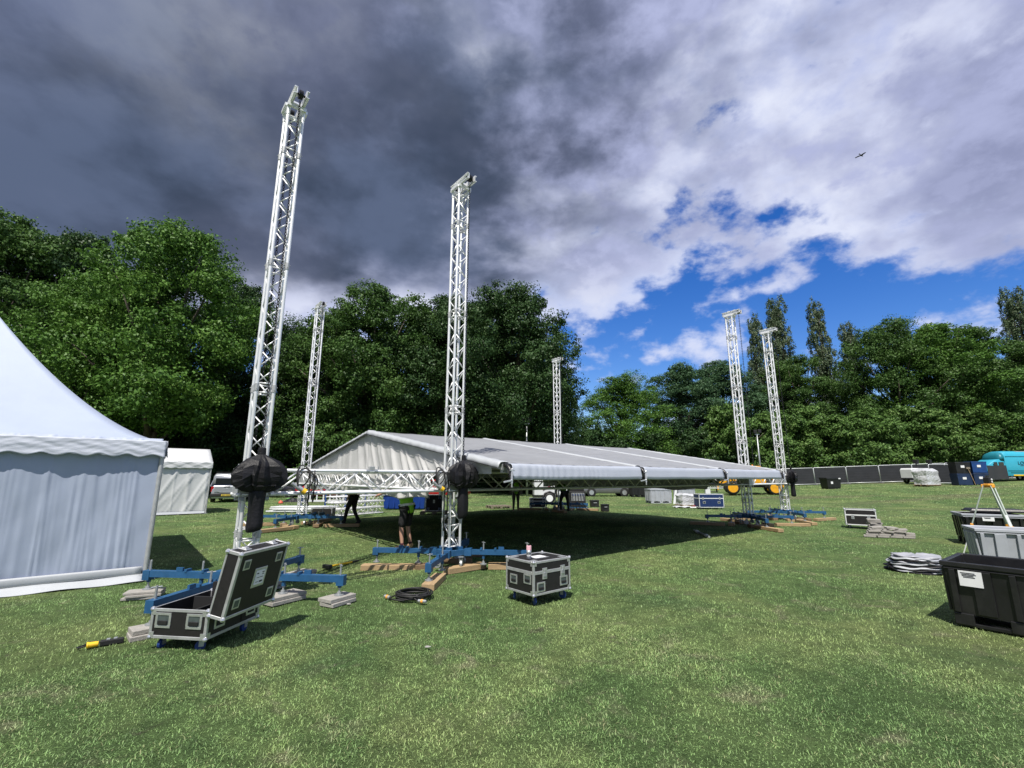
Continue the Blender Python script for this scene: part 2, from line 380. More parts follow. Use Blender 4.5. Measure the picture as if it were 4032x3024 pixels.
# ================================================================== trees
def leaf_mat(name, c0, c1, c2, tr=.22):
    m = bpy.data.materials.new(name); m.use_nodes = True; t = m.node_tree; n = t.nodes; l = t.links; b = n['Principled BSDF']
    at = n.new('ShaderNodeAttribute'); at.attribute_name = 'rnd'; cr_ = n.new('ShaderNodeValToRGB')
    e = cr_.color_ramp.elements; e[0].color = (*c0, 1); e[1].color = (*c2, 1); x = cr_.color_ramp.elements.new(.5); x.color = (*c1, 1)
    l.new(at.outputs['Fac'], cr_.inputs[0])
    l.new(cr_.outputs[0], b.inputs['Base Color']); b.inputs['Roughness'].default_value = .5; b.inputs['Specular IOR Level'].default_value = .22
    tl = n.new('ShaderNodeBsdfTranslucent'); l.new(cr_.outputs[0], tl.inputs[0]); ms = n.new('ShaderNodeMixShader'); ms.inputs[0].default_value = tr
    l.new(b.outputs[0], ms.inputs[1]); l.new(tl.outputs[0], ms.inputs[2]); l.new(ms.outputs[0], n['Material Output'].inputs[0])
    return m
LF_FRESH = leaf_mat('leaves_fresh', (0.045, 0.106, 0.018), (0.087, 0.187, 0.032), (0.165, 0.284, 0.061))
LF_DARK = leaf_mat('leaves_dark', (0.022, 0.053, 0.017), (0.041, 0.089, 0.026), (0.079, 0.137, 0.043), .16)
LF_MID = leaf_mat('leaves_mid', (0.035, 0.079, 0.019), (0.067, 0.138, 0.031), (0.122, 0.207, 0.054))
LF_BLUE = leaf_mat('leaves_bluish', (0.036, 0.079, 0.036), (0.062, 0.130, 0.058), (0.108, 0.182, 0.086))
LF_HEDGE = leaf_mat('leaves_hedge', (.052, .112, .026), (.100, .190, .044), (.200, .300, .095))
LF_POP = leaf_mat('leaves_poplar', (0.057, 0.092, 0.048), (0.106, 0.159, 0.083), (0.299, 0.345, 0.230))
BARK = M('bark', (.075, .062, .048), .9, 0, .3, 3, .6, 12)
def leaves(cen, axis, rad, n, size, rg, updroop=.35, fill=.5, core=None):
    """leaf quads spread through ellipsoidal clumps; cen (k,3), rad (k,3)"""
    k = len(cen); w = rad.prod(1)**(2/3); w = w/w.sum(); ci = rg.choice(k, n, p=w)
    u = rg.normal(size=(n, 3)); u /= np.linalg.norm(u, axis=1)[:, None]
    ms = 11; sub = rg.normal(size=(k, ms, 3)); sub /= np.linalg.norm(sub, axis=2)[:, :, None]; sub *= rg.uniform(.62, 1.12, (k, ms, 1)); sr_ = rg.uniform(.20, .46, (k, ms))
    si = rg.integers(0, ms, n); tuft = rg.random(n) < .80
    rr = rg.uniform(fill**3, 1., n)**(1/3)
    v3 = rg.normal(size=(n, 3))*.55
    loc = np.where(tuft[:, None], sub[ci, si]+v3*sr_[ci, si][:, None], u*rr[:, None])
    u = loc/np.maximum(1e-6, np.linalg.norm(loc, axis=1))[:, None]*.55+np.where(tuft[:, None], v3/np.maximum(1e-6, np.linalg.norm(v3, axis=1))[:, None], u)*.6
    P = cen[ci]+loc*rad[ci]
    nrm = u/rad[ci]; nrm /= np.linalg.norm(nrm, axis=1)[:, None]
    nrm = nrm+rg.normal(size=(n, 3))*.55+np.array([0, 0, updroop]); nrm /= np.linalg.norm(nrm, axis=1)[:, None]
    t = rg.normal(size=(n, 3)); t -= nrm*(t*nrm).sum(1)[:, None]; t /= np.linalg.norm(t, axis=1)[:, None]; s = np.cross(nrm, t)
    L_ = (size*rg.uniform(.6, 1.35, n))[:, None]; bend = nrm*L_*.16
    V = np.stack([P-t*L_*.5, P+s*L_*.30+bend, P+t*L_*.5-bend, P-s*L_*.30+bend], 1).reshape(-1, 3)
    rnd = np.clip(rg.normal(.42, .18, n)+.26*(rg.random(k)[ci]-.5)+.30*(rg.random((k, ms))[ci, si]-.5), 0, 1)
    return V, np.arange(n*4).reshape(-1, 4), np.repeat(rnd, 4)
def broad_crown(seed, H, R, n, size, base=.12, nclump=88, lobes=6, top=1.0, fill=.5):
    """crown of a broadleaf tree: foliage clumps along the outside of an irregular, lobed envelope"""
    rg = np.random.default_rng(seed); cen = []; rad = []
    ph = rg.uniform(0, 6.28, 4); zs = rg.uniform(0, 1, nclump)
    for i in range(nclump):
        z = base+(1-base)*((i+.5)/nclump)**.92; th = i*2.399+rg.uniform(-.5, .5)
        zz_ = (z-base)/(1-base); prof = (math.sin(math.pi*min(1, .12+zz_*.86))**.62)*(1 if zz_ < .5 else 1-.15*(zz_-.5))
        prof *= 1+.18*math.sin(2*th+ph[0]+zz_*2)+.16*math.sin(3*th+ph[1]+zz_*5)
        q = rg.uniform(.55, .98) if i % 3 else rg.uniform(.05, .5)
        r = R*prof*q; s = R*rg.uniform(.15, .29)*(1.15-.40*zz_)
        cen.append((r*math.cos(th), r*math.sin(th), H*z-s*.35)); rad.append((s*rg.uniform(.9, 1.3), s*rg.uniform(.9, 1.3), s*rg.uniform(.62, .85)))
    cen, rad = np.array(cen), np.array(rad)
    return leaves(cen, None, rad, n, size, rg, fill=fill), cen
def poplar_crown(seed, H, R, n, size):
    rg = np.random.default_rng(seed); cen = []; rad = []
    for i in range(64):
        z = .16+.84*(i+.5)/64; th = i*2.399; prof = min(1, (z-.08)*4)*(1-max(0, z-.55)**1.6*1.7)
        r = R*prof*rg.uniform(.25, .78); s = R*rg.uniform(.26, .42)*(.6+.5*prof)
        cen.append((r*math.cos(th)+.35*R*(z-.4), r*math.sin(th), H*z-s)); rad.append((s*.85, s*.85, s*1.9))
    cen, rad = np.array(cen), np.array(rad); return leaves(cen, None, rad, n, size, rg, .1, .5), cen
def trunk_mb(seed, H, r, targets, bare=.25):
    rg = random.Random(seed); mb = MB(); top = H*.72; pts = []
    for k in range(7):
        f = k/6; pts.append((math.sin(f*3+seed)*.25*f, math.cos(f*2.2+seed)*.25*f, -.3+f*top))
    mb.tube(pts, [r*(1.25 if k == 0 else 1-.8*k/6) for k in range(7)], 9)
    for c in targets:
        z0 = max(H*bare, min(top*.9, c[2]*.62)); f = (z0+.3)/top; s0 = Vector((math.sin(f*3+seed)*.25*f, math.cos(f*2.2+seed)*.25*f, z0)); e0 = Vector(c)
        mid = (s0+e0)/2+Vector((0, 0, -.08*(e0-s0).length)); rr = r*(.45-.28*z0/H)
        mb.tube([s0, mid, e0], [rr, rr*.6, rr*.18], 5)
    return mb
CROWNS = {}
def crown_kind(key, kind, H, R, n, size, seed, **kw):
    (V, F, a), cen = (broad_crown if kind == 'b' else poplar_crown)(seed, H, R, n, size, **kw)
    me = mesh_np('crown_'+key, V, F, a); rg = np.random.default_rng(seed+50)
    pick = cen[rg.choice(len(cen), min(len(cen), 26), replace=False)]
    tm = trunk_mb(seed, H, .018*H+.03*R, pick, .12 if kind == 'b' else .1).mesh('trunk_'+key, True)
    me.materials.append(LF_MID); tm.materials.append(BARK); CROWNS[key] = (me, tm, H, R)
crown_kind('a', 'b', 20, 7, 104000, .225, 11)
crown_kind('b', 'b', 20, 7, 102000, .225, 23, nclump=74)
crown_kind('c', 'b', 20, 7, 104000, .225, 37, nclump=104, base=.06)
crown_kind('d', 'b', 20, 8, 106000, .225, 41, base=.05, nclump=110)
crown_kind('e', 'b', 20, 7, 104000, .225, 91, base=.26, nclump=92)
crown_kind('f', 'b', 20, 7.5, 104000, .225, 97, base=.30, nclump=84)
crown_kind('p', 'p', 30, 2.6, 36000, .25, 5)
crown_kind('q', 'p', 30, 2.6, 36000, .25, 6)
crown_kind('h', 'b', 7, 4.2, 34000, .22, 71, base=.0, nclump=46, fill=.3)
crown_kind('i', 'b', 7, 4.2, 34000, .22, 83, base=.0, nclump=46, fill=.3)
def tree(name, label, px, top, depth, key, width, mat, rz, group, z0=None, lean=0.):
    """px, top: photo pixel (2212 wide copy) of the tree's middle and its highest point; width in metres"""
    k = PW/2212; p = D(px*k, top*k, depth); me, tm, H, R = CROWNS[key]
    g0 = gz(p.x, p.y) if z0 is None else z0; h = (p.z-g0)*.955
    o = thing(name, label, 'shrub' if 'shrub' in name else 'tree', (p.x, p.y, g0), rz, group); s = h/H; w = width/2/R
    c = put('crown', me, None, o, scale=(w, w, s)); t_ = put('trunk', tm, None, o, scale=(min(w, 1.1), min(w, 1.1), s))
    if lean: o.rotation_euler = (0, lean, rz)
    c.material_slots[0].link = 'OBJECT'; c.material_slots[0].material = mat
    return o
gw = 'woodland trees along the park edge'
for a in (
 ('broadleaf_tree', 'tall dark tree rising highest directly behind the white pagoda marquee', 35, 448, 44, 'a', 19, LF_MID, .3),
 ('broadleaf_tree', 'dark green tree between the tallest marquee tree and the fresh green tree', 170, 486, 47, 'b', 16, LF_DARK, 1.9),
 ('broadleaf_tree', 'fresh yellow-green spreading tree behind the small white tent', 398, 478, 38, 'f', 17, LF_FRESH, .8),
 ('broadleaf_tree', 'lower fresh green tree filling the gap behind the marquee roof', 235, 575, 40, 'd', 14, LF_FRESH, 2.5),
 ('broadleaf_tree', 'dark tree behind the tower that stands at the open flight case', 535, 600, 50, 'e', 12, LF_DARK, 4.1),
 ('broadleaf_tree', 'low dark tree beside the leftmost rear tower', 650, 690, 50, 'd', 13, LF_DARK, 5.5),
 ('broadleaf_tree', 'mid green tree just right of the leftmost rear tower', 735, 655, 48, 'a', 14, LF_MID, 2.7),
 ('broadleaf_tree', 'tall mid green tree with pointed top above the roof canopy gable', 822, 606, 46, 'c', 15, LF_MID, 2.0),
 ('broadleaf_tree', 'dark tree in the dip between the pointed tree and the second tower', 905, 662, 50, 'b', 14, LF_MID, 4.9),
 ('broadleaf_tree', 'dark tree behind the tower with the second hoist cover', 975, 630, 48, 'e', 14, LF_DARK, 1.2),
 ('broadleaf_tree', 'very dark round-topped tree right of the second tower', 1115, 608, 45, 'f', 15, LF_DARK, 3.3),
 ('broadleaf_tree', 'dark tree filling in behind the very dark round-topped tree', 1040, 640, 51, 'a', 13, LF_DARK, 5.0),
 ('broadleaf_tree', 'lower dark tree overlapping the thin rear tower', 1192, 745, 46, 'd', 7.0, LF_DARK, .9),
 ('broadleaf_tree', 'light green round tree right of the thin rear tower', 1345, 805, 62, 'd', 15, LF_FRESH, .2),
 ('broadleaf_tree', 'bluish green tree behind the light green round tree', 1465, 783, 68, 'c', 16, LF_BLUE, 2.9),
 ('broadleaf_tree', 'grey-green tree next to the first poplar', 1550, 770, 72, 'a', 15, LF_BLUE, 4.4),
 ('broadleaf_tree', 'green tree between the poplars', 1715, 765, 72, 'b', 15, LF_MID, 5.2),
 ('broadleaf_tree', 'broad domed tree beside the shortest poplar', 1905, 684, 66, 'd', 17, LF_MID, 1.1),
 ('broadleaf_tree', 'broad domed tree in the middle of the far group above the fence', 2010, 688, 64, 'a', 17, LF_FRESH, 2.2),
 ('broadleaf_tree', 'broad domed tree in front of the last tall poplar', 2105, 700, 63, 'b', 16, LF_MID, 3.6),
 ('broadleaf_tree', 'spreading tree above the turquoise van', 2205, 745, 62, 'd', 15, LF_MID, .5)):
    tree(*a, gw)
gp = 'tall narrow poplars behind the field'
for px, top, dep, key, w, rz, lb in ((1622, 668, 74, 'p', 3.8, .3, 'narrow poplar leaning beside the tallest poplar'), (1672, 628, 75, 'q', 5.2, 1.5, 'tallest bushy poplar behind the two far towers'),
                              (1762, 636, 74, 'p', 4.4, 2.8, 'single slim poplar standing clear against blue sky'), (1828, 690, 73, 'q', 4.8, 4.0, 'shortest poplar beside the domed trees'),
                              (2168, 614, 76, 'q', 5.8, 5.1, 'tall poplar above the turquoise van'), (2225, 655, 76, 'p', 5.2, .9, 'poplar at the far end of the row, behind the turquoise van')):
    tree('poplar_tree', lb, px, top, dep, key, w, LF_POP, rz, gp)
HL = ['below the grey-green tree', 'below the poplar that leans beside the tallest', 'below the two far towers', 'below the slim poplar', 'below the shortest poplar', 'above the black crate', 'below the domed trees', 'above the white lighting trailer', 'above the stacked crates', 'above the turquoise van']
gh = 'bushy light green hedge row behind the fence'
for i, px in enumerate((1575, 1650, 1725, 1800, 1872, 1945, 2018, 2090, 2165, 2240)):
    tree('hedge_shrub', 'light green hedge bush behind the black fence, '+HL[i], px, 878+(i*37 % 23)-8, 57+(i % 3)*1.5, 'h' if i % 2 else 'i', 10.5, LF_HEDGE, i*1.3, gh)
gu = 'dark undergrowth bushes under the trees'
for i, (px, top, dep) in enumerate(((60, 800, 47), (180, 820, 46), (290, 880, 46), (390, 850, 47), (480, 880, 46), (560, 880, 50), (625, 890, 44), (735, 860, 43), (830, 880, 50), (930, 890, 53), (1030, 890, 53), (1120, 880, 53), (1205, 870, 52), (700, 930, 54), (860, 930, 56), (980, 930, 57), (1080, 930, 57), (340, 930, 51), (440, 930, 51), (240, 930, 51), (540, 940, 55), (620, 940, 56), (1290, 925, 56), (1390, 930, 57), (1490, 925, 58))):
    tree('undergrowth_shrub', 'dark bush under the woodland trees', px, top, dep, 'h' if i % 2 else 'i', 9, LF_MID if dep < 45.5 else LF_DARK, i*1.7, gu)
# ================================================================== lattice towers and trusses
def unit_cyl(name, r, n=8):
    me = MB().cyl((0, 0, 0), (0, 0, 1), r, n=n).mesh(name, False); me.materials.append(ALU)
    for p in me.polygons:
        if len(p.vertices) == 4: p.use_smooth = True
    return me
CH30, BR30, CH40, BR40, TIE30 = unit_cyl('chord', .025, 12), unit_cyl('brace', .0095), unit_cyl('chord', .026, 12), unit_cyl('brace', .0145), unit_cyl('tie', .012)
def lattice(parent, L_, w, chord, brace, nb, x0=0., axis='z', zoff=0., sect=None):
    """four chords and zig-zag braces along local z (tower) or x (truss); each a part of its own"""
    h = w/2; cs = [(-h, -h), (h, -h), (h, h), (-h, h)]
    def P(i, l):
        u, v = cs[i]; return Vector((u, v, x0+l)) if axis == 'z' else Vector((x0+l, u, zoff+v))
    for i in range(4): put('chord', chord, None, parent, mw=between(P(i, 0), P(i, L_)))
    st = L_/nb
    for i in range(4):
        j = (i+1) % 4
        for k in range(nb):
            a, b = (i, j) if (k+i+(1 if axis == 'x' and i > 1 else 0)) % 2 else (j, i)
            put('brace', brace, None, parent, mw=between(P(a, k*st), P(b, (k+1)*st)))
    for z in (sect or []):
        for i in range(4):
            put('tie', TIE30, None, parent, mw=between(P(i, z-x0 if axis == 'z' else z), P((i+1) % 4, z-x0 if axis == 'z' else z)))
def chain_mesh(L_, pitch=.050):
    mb = MB(); n = int(L_/pitch)
    for k in range(n):
        z = (k+.5)*pitch; R = Matrix.Rotation(math.pi/2*(k % 2)+.4, 3, 'Z'); pts = []
        for i in range(8):
            t = 2*math.pi*i/8; pts.append(R @ Vector((.0165*math.cos(t), 0, .030*math.sin(t)*1.12))+Vector((0, 0, z)))
        mb.tube(pts, .0058, 4, closed=True)
    return mb.mesh('chain', True)
STEELD = M('black_chain_steel', (.018, .018, .022), .45, .5, .2, 20)
CHAINL = chain_mesh(5.75); CHAINL.materials.append(STEELD)
HB = 8.0
# ---- shared part meshes
def arm_mesh():
    mb = MB(); d = Vector((1.03, 1.0, 0)); u = d.normalized(); v = Vector((-u.y, u.x, 0))
    a, b = u*.26+Vector((0, 0, .315)), u*1.46+Vector((0, 0, .315))
    mb.bar(a, b, .085, .085)
    mb.bar(b+Vector((0, 0, -.02))-u*.06, b+Vector((0, 0, -.02))+u*.045, .10, .13)                    # end sleeve
    for s in (.40, .62): mb.box(u*(s*1.2+.1)+Vector((0, 0, .37)), (.035, .10, .04), Matrix((u, v, Vector((0, 0, 1)))).transposed())
    mb.box(u*.95+v*.02+Vector((0, 0, .385)), (.10, .03, .05), Matrix((u, v, Vector((0, 0, 1)))).transposed())
    return mb.mesh('outrigger_arm')
def jack_mesh(h):
    mb = MB(); mb.cyl((0, 0, .10), (0, 0, .50), .013, n=8); mb.cyl((0, 0, .10-.004), (0, 0, .113), .062, n=14); mb.cyl((0, 0, .113), (0, 0, .145), .03, n=10)
    mb.cyl((-.05, 0, .485), (.05, 0, .485), .007, n=6)
    return mb.mesh('screw_jack')
ARM, JACK = arm_mesh(), jack_mesh(.1); ARM.materials.append(BLUE); JACK.materials.append(GALV)
COLLAR = MB().cyl((0, 0, .20), (0, 0, .275), .028, n=10).mesh('jack_collar'); COLLAR.materials.append(BLUE)
def hub_mesh():
    mb = MB()
    for s in (-1, 1):
        mb.box((s*.20, 0, .31), (.07, .47, .10)); mb.box((0, s*.20, .312), (.33, .07, .096))
        for q in (-1, 1):
            mb.box((s*.12, q*.12, .385), (.085, .085, .05)); mb.box((s*.235, q*.235, .315), (.13, .13, .13), Matrix.Rotation(math.pi/4, 3, 'Z'))
    return mb.mesh('base_hub')
HUB = hub_mesh(); HUB.materials.append(BLUE)
def caster_mesh(r=.06, w=.035):
    mb = MB(); mb.cyl((-w/2, 0, r), (w/2, 0, r), r, n=16); return mb.mesh('caster_wheel')
CWHEEL = caster_mesh(.07); CWHEEL.materials.append(GALV)
CFORK = MB().box((-.027, .01, .12), (.006, .06, .13)).box((.027, .01, .12), (.006, .06, .13)).box((0, .015, .188), (.09, .09, .008)).mesh('caster_fork'); CFORK.materials.append(GALV)
def head_mesh():
    mb = MB(); z = HB-.20
    for s in (-1, 1):                                             # two channel beams reaching out over the hoist
        x = s*.075
        mb.box((x, -.09, z+.165), (.012, .68, .13)); mb.box((x+s*.022, -.09, z+.224), (.044, .68, .012)); mb.box((x+s*.022, -.09, z+.106), (.044, .68, .012))
    for y in (-.155, .155): mb.box((0, y, z+.06), (.30, .05, .06))
    for x in (-.155, .155): mb.box((x, 0, z+.056), (.05, .26, .055))
    mb.box((0, .0, z+.245), (.18, .06, .03)); mb.box((0, -.22, z+.243), (.18, .05, .03))
    for s in (-1, 1):
        for q in (-1, 1): mb.cyl((s*.118, q*.118, z-.12), (s*.118, q*.118, z+.05), .030, n=10)
    return mb.mesh('mast_head')
HEAD = head_mesh(); HEAD.materials.append(ALU)
PULLEY = MB().cyl((-.03, -.34, HB-.03), (.03, -.34, HB-.03), .075, n=18).cyl((-.09, -.34, HB-.03), (.09, -.34, HB-.03), .02, n=8).cyl((-.03, .19, HB-.03), (.03, .19, HB-.03), .06, n=16).mesh('chain_pulley'); PULLEY.materials.append(STEELD)
def spigot_mesh():
    mb = MB()
    for s in (-1, 1):
        for q in (-1, 1):
            mb.cyl((s*.118, q*.118, -.055), (s*.118, q*.118, .055), .033, n=10); mb.cyl((s*.118-.045, q*.118, .02), (s*.118+.045, q*.118, .02), .008, n=6); mb.cyl((s*.118, q*.118-.045, -.025), (s*.118, q*.118+.045, -.025), .008, n=6)
    return mb.mesh('spigot_joint')
SPIG = spigot_mesh(); SPIG.materials.append(ALUD)
def tower(t, q, label, chains=True):
    o = thing('lattice_tower', label, 'truss tower', S(t, q), RZ, 'lattice towers of the stage roof')
    put('base_hub', HUB, None, o)
    for k in range(4):
        a = put('outrigger_arm', ARM, None, o, rot=(0, 0, math.pi/2*k))
        for r in (.62, 1.435):
            u = Vector((1.03, 1.0, 0)).normalized()*r
            j = put('screw_jack', JACK, None, a, loc=(u.x, u.y, 0)); put('jack_collar', COLLAR, None, a, loc=(u.x, u.y, 0))
        c = put('caster_fork', CFORK, None, o, loc=(.30*math.cos(math.pi/2*k+.1), .30*math.sin(math.pi/2*k+.1), .06), rot=(0, 0, k*1.9)); put('caster_wheel', CWHEEL, None, c)
    lattice(o, HB-.25-.36, .236, CH30, BR30, 30, .36, 'z', sect=(.42, .80, .96, 2.92, 3.06, 4.92, 5.06, 6.92, 7.06, HB-.32))
    for z in (.88, 2.99, 4.99, 6.99): put('spigot_joint', SPIG, None, o, loc=(0, 0, z))
    put('mast_head', HEAD, None, o); put('chain_pulley', PULLEY, None, o)
    if chains:
        put('lifting_chain', CHAINL, None, o, loc=(0, -.34, 2.1)); put('lifting_chain', CHAINL, None, o, loc=(0, .19, 2.1))
    return o
LT, DT = 12.566, 9.54; W1, W2 = 3.437, 3.39
tower(-W1, 0, 'lattice tower standing behind the open flight case, blue base on concrete slabs')
tower(0, 0, 'lattice tower nearest the closed flight case with timber under its blue base')
tower(0, DT, 'lattice tower beside the left end of the roof gable')
tower(LT, DT, 'lattice tower rising behind the roof ridge in front of dark trees')
tower(LT, 0, 'lattice tower whose shaded base stands under the right end of the roof eave')
tower(LT+W2, 0, 'outermost lattice tower with a hoist cover, beside the yellow telehandler')

def shade_copy(me):  # mesh copy whose darker metal colour stands in for shade under the roof
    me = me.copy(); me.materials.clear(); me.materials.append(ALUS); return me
CH40D, BR40D = shade_copy(CH40), shade_copy(BR40)
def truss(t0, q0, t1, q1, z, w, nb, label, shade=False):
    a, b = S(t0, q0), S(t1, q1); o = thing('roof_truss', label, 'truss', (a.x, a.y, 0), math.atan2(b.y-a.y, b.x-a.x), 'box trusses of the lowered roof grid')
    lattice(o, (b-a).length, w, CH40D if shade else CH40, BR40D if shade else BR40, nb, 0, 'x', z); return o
ZT = 1.605
truss(-W1+.24, 0, -.24, 0, ZT, .34, 7, 'bright wing truss between the two towers nearest the flight cases')
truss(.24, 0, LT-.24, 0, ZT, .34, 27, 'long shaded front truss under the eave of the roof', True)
truss(LT+.24, 0, LT+W2-.24, 0, ZT, .34, 7, 'short wing truss in front of the yellow telehandler')
truss(0, .24, 0, DT-.24, ZT, .34, 23, 'side truss behind the white gable sheet')
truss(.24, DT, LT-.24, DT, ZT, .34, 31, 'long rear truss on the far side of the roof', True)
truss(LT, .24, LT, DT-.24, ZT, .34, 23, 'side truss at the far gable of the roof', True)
def sleeve(t, q, label):
    o = thing('sleeve_block', label, 'sleeve block', S(t, q), RZ, 'sleeve blocks riding on the towers')
    for s in (-1, 1):
        put('side_plate', MB().box((s*.215, 0, ZT), (.012, .42, .40)), ALUD, o, bevel=.003); put('side_plate', MB().box((0, s*.215, ZT), (.40, .012, .40)), ALUD, o, bevel=.003)
    for z in (ZT-.17, ZT+.17):
        mb = MB()
        for s in (-1, 1): mb.cyl((s*.20, -.24, z), (s*.20, .24, z), .024, n=10); mb.cyl((-.24, s*.20, z), (.24, s*.20, z), .024, n=10)
        put('ring_tube', smooth_mb(mb), ALU, o)
    for s in (-1, 1):
        for z in (ZT-.23, ZT+.23): put('guide_roller', MB().cyl((s*.16-.03, -.16, z), (s*.16+.03, -.16, z), .032, n=12).cyl((s*.16-.03, .16, z), (s*.16+.03, .16, z), .032, n=12), GALV, o)
    return o
def smooth_mb(mb): return mb.mesh('ring_tube', True)
for t, q, lb in ((-W1, 0, 'aluminium sleeve block behind the hoist cover at the open flight case'), (0, 0, 'aluminium sleeve block on the tower behind the closed flight case'), (0, DT, 'sleeve block on the tower left of the gable'),
                 (LT, DT, 'sleeve block on the tower behind the ridge'), (LT, 0, 'shaded sleeve block under the right end of the eave'), (LT+W2, 0, 'sleeve block on the outermost tower by the telehandler')): sleeve(t, q, lb)

# ---- hoists under black rain covers, chain bag hanging below
def hoist(t, q, label, seed, yaw, sx, dq=-.36, zc=1.83, bagdx=0.):
    rg = random.Random(seed); o = thing('hoist_cover', label, 'hoist cover', S(t, q+dq), RZ+yaw, 'black rain covers over the chain hoists')
    rings = []; n = 26
    ang = [2*math.pi*(k_+rg.uniform(-.30, .30))/n for k_ in range(n)]; rv_ = [(1.06 if k_ % 2 else .80)+rg.uniform(-.10, .08) for k_ in range(n)]
    dz_ = [rg.uniform(-.045, .045) for _ in range(n)]
    for d, r, f in ((0, .045, 0), (.02, .052, 0), (.10, .056, 0), (.125, .10, .3), (.165, .175, .7), (.215, .245, .9), (.28, .30, 1), (.35, .325, 1), (.42, .325, 1), (.48, .30, 1), (.535, .25, .9), (.585, .185, .7), (.61, .13, .4), (.612, .04, 0)):
        ring = []
        for k_ in range(n):
            th = ang[k_]+.10*math.sin(d*7+k_)*f; sq = 1/(max(abs(math.cos(th)), abs(math.sin(th)))**.5)
            rr = r*(1+(rv_[k_]-1)*f)*(1+(sq-1)*.7*f)*(1+rg.uniform(-.05, .05)*f)
            ring.append((rr*math.cos(th)*sx*.96, rr*math.sin(th)*.66, zc+.26-d+f*dz_[k_]*(d > .2)+rg.uniform(-.012, .012)*f))
        rings.append(ring)
    c = put('cover', MB().loft(rings).mesh('cover', False), BLACKF, o)
    hem = [(r[0]*1.02, r[1]*1.02, r[2]) for r in rings[-4]]
    put('drawstring_hem', MB().tube(hem, .011, 6, closed=True), BLACKF, c)
    rings = []
    for k in range(9):
        d = k/8; zt = zc-.30-.60*d; r = .098+.010*math.sin(d*5+seed); r *= (.82 if k == 8 else 1)
        rings.append([(bagdx+r*(1+.07*math.sin(4*th+k*.3)+.05*math.sin(9*th+1.3*seed))*math.cos(th)*1.05, r*(1+.06*math.sin(5*th))*math.sin(th)*.9, zt+.02*math.cos(th)) for th in [2*math.pi*i/24 for i in range(24)]])
    put('chain_bag', MB().loft(rings), BLACKF, o, sub=1)
    return o
hoist(-W1, 0, 'black hoist rain cover with chain bag above the open flight case', 2, -.25, 1.02)
hoist(0, 0, 'crumpled black hoist rain cover with chain bag on the tower behind the closed flight case', 5, .1, .93)
hoist(LT+W2, 0, 'black hoist rain cover with chain bag hanging beside the yellow telehandler', 9, .5, .95)
# control cables looped over the wing truss
def cable_loops(t, label, seed, drop):
    rg = random.Random(seed); o = thing('control_cable', label, 'cable', S(t, -.16), RZ, 'hoist cables looped over the wing truss')
    for k in range(3):
        pts = []
        for i in range(15):
            f = i/14*2*math.pi; pts.append((.09*math.sin(f)*(1+.3*k)+.03*k, -.03-.03*k+.04*math.cos(f*2), 1.70+.16*math.cos(f)-.05*k))
        put('cable', MB().tube(pts, .011, 6, closed=True).mesh('cable', True), BLACK, o)
    for k in range(2):
        x = .10+.07*k; put('hanging_cable', MB().tube([(x, -.05, 1.78), (x+.01, -.07, 1.6), (x, -.06, 1.3), (x+.015, -.05, drop+.1*k)], .011, 6).mesh('hanging_cable', True), BLACK, o)
    p = put('plug', MB().cyl((-.08, -.09, 1.54), (.02, -.11, 1.47), .036, n=14).cyl((-.15, -.08, 1.59), (-.08, -.09, 1.54), .026, n=12), GALV, o)
    put('plug_cap', MB().cyl((.0, -.105, 1.485), (.045, -.115, 1.455), .043, n=14), YELP, p)
    return o
cable_loops(-W1+.62, 'black control cable with yellow plug hanging beside the hoist cover at the open case', 1, 1.25)
cable_loops(-.42, 'black control cable with yellow plug hanging by the second tower, ending near the ground', 2, .72)
o = thing('truss_clamp', 'small silver clamp bracket on top of the wing truss in front of the gable', 'clamp', S(-1.72, .0), RZ)
put('bracket', MB().box((0, -.17, 1.83), (.10, .05, .05)).box((0, -.17, 1.80), (.18, .06, .012)), ALUD, o, bevel=.006); put('half_coupler', MB().cyl((-.10, -.17, 1.775), (-.04, -.17, 1.775), .036, n=12).cyl((.04, -.17, 1.775), (.10, -.17, 1.775), .036, n=12), GALV, o); put('bolt', MB().cyl((.12, -.17, 1.70), (.12, -.17, 1.86), .008, n=6), GALV, o)

# ================================================================== the roof canopy on the lowered grid
RO = thing('roof_canopy', 'low grey-white pitched stage roof canopy with wrinkled gable sheet', 'stage roof', S(0, 0), RZ)
T0, T1_, TJ = .30, 12.25, (4.28, 8.22); QR = 4.77; ZR, ZE, QE = 2.93, 1.93, -1.22
bays = [(T0, TJ[0]), (TJ[0], TJ[1]), (TJ[1], T1_)]
def wob(x, y, s=0): return math.sin(x*3.1+s)*math.sin(y*2.3+1.3*s)+.5*math.sin(x*7.3-s*2)*math.sin(y*5.1+s)
def panel(t0, t1, side, seed):
    sgn = 1 if side else -1; qe = QE if not side else 2*QR-QE
    def fn(u, v):
        t = t0+.07+(t1-t0-.14)*u; q = QR+(qe-QR)*v; z = ZR+(ZE-ZR)*v
        sag = math.sin(math.pi*u)*(.055*math.sin(math.pi*min(1, v*1.02))+.012)
        return (t, q, z-sag+.008*wob(t*1.5, q*1.2, seed)+.006*math.sin(t*16+q*.6+seed)*v)
    return MB().grid(fn, 40, 36)
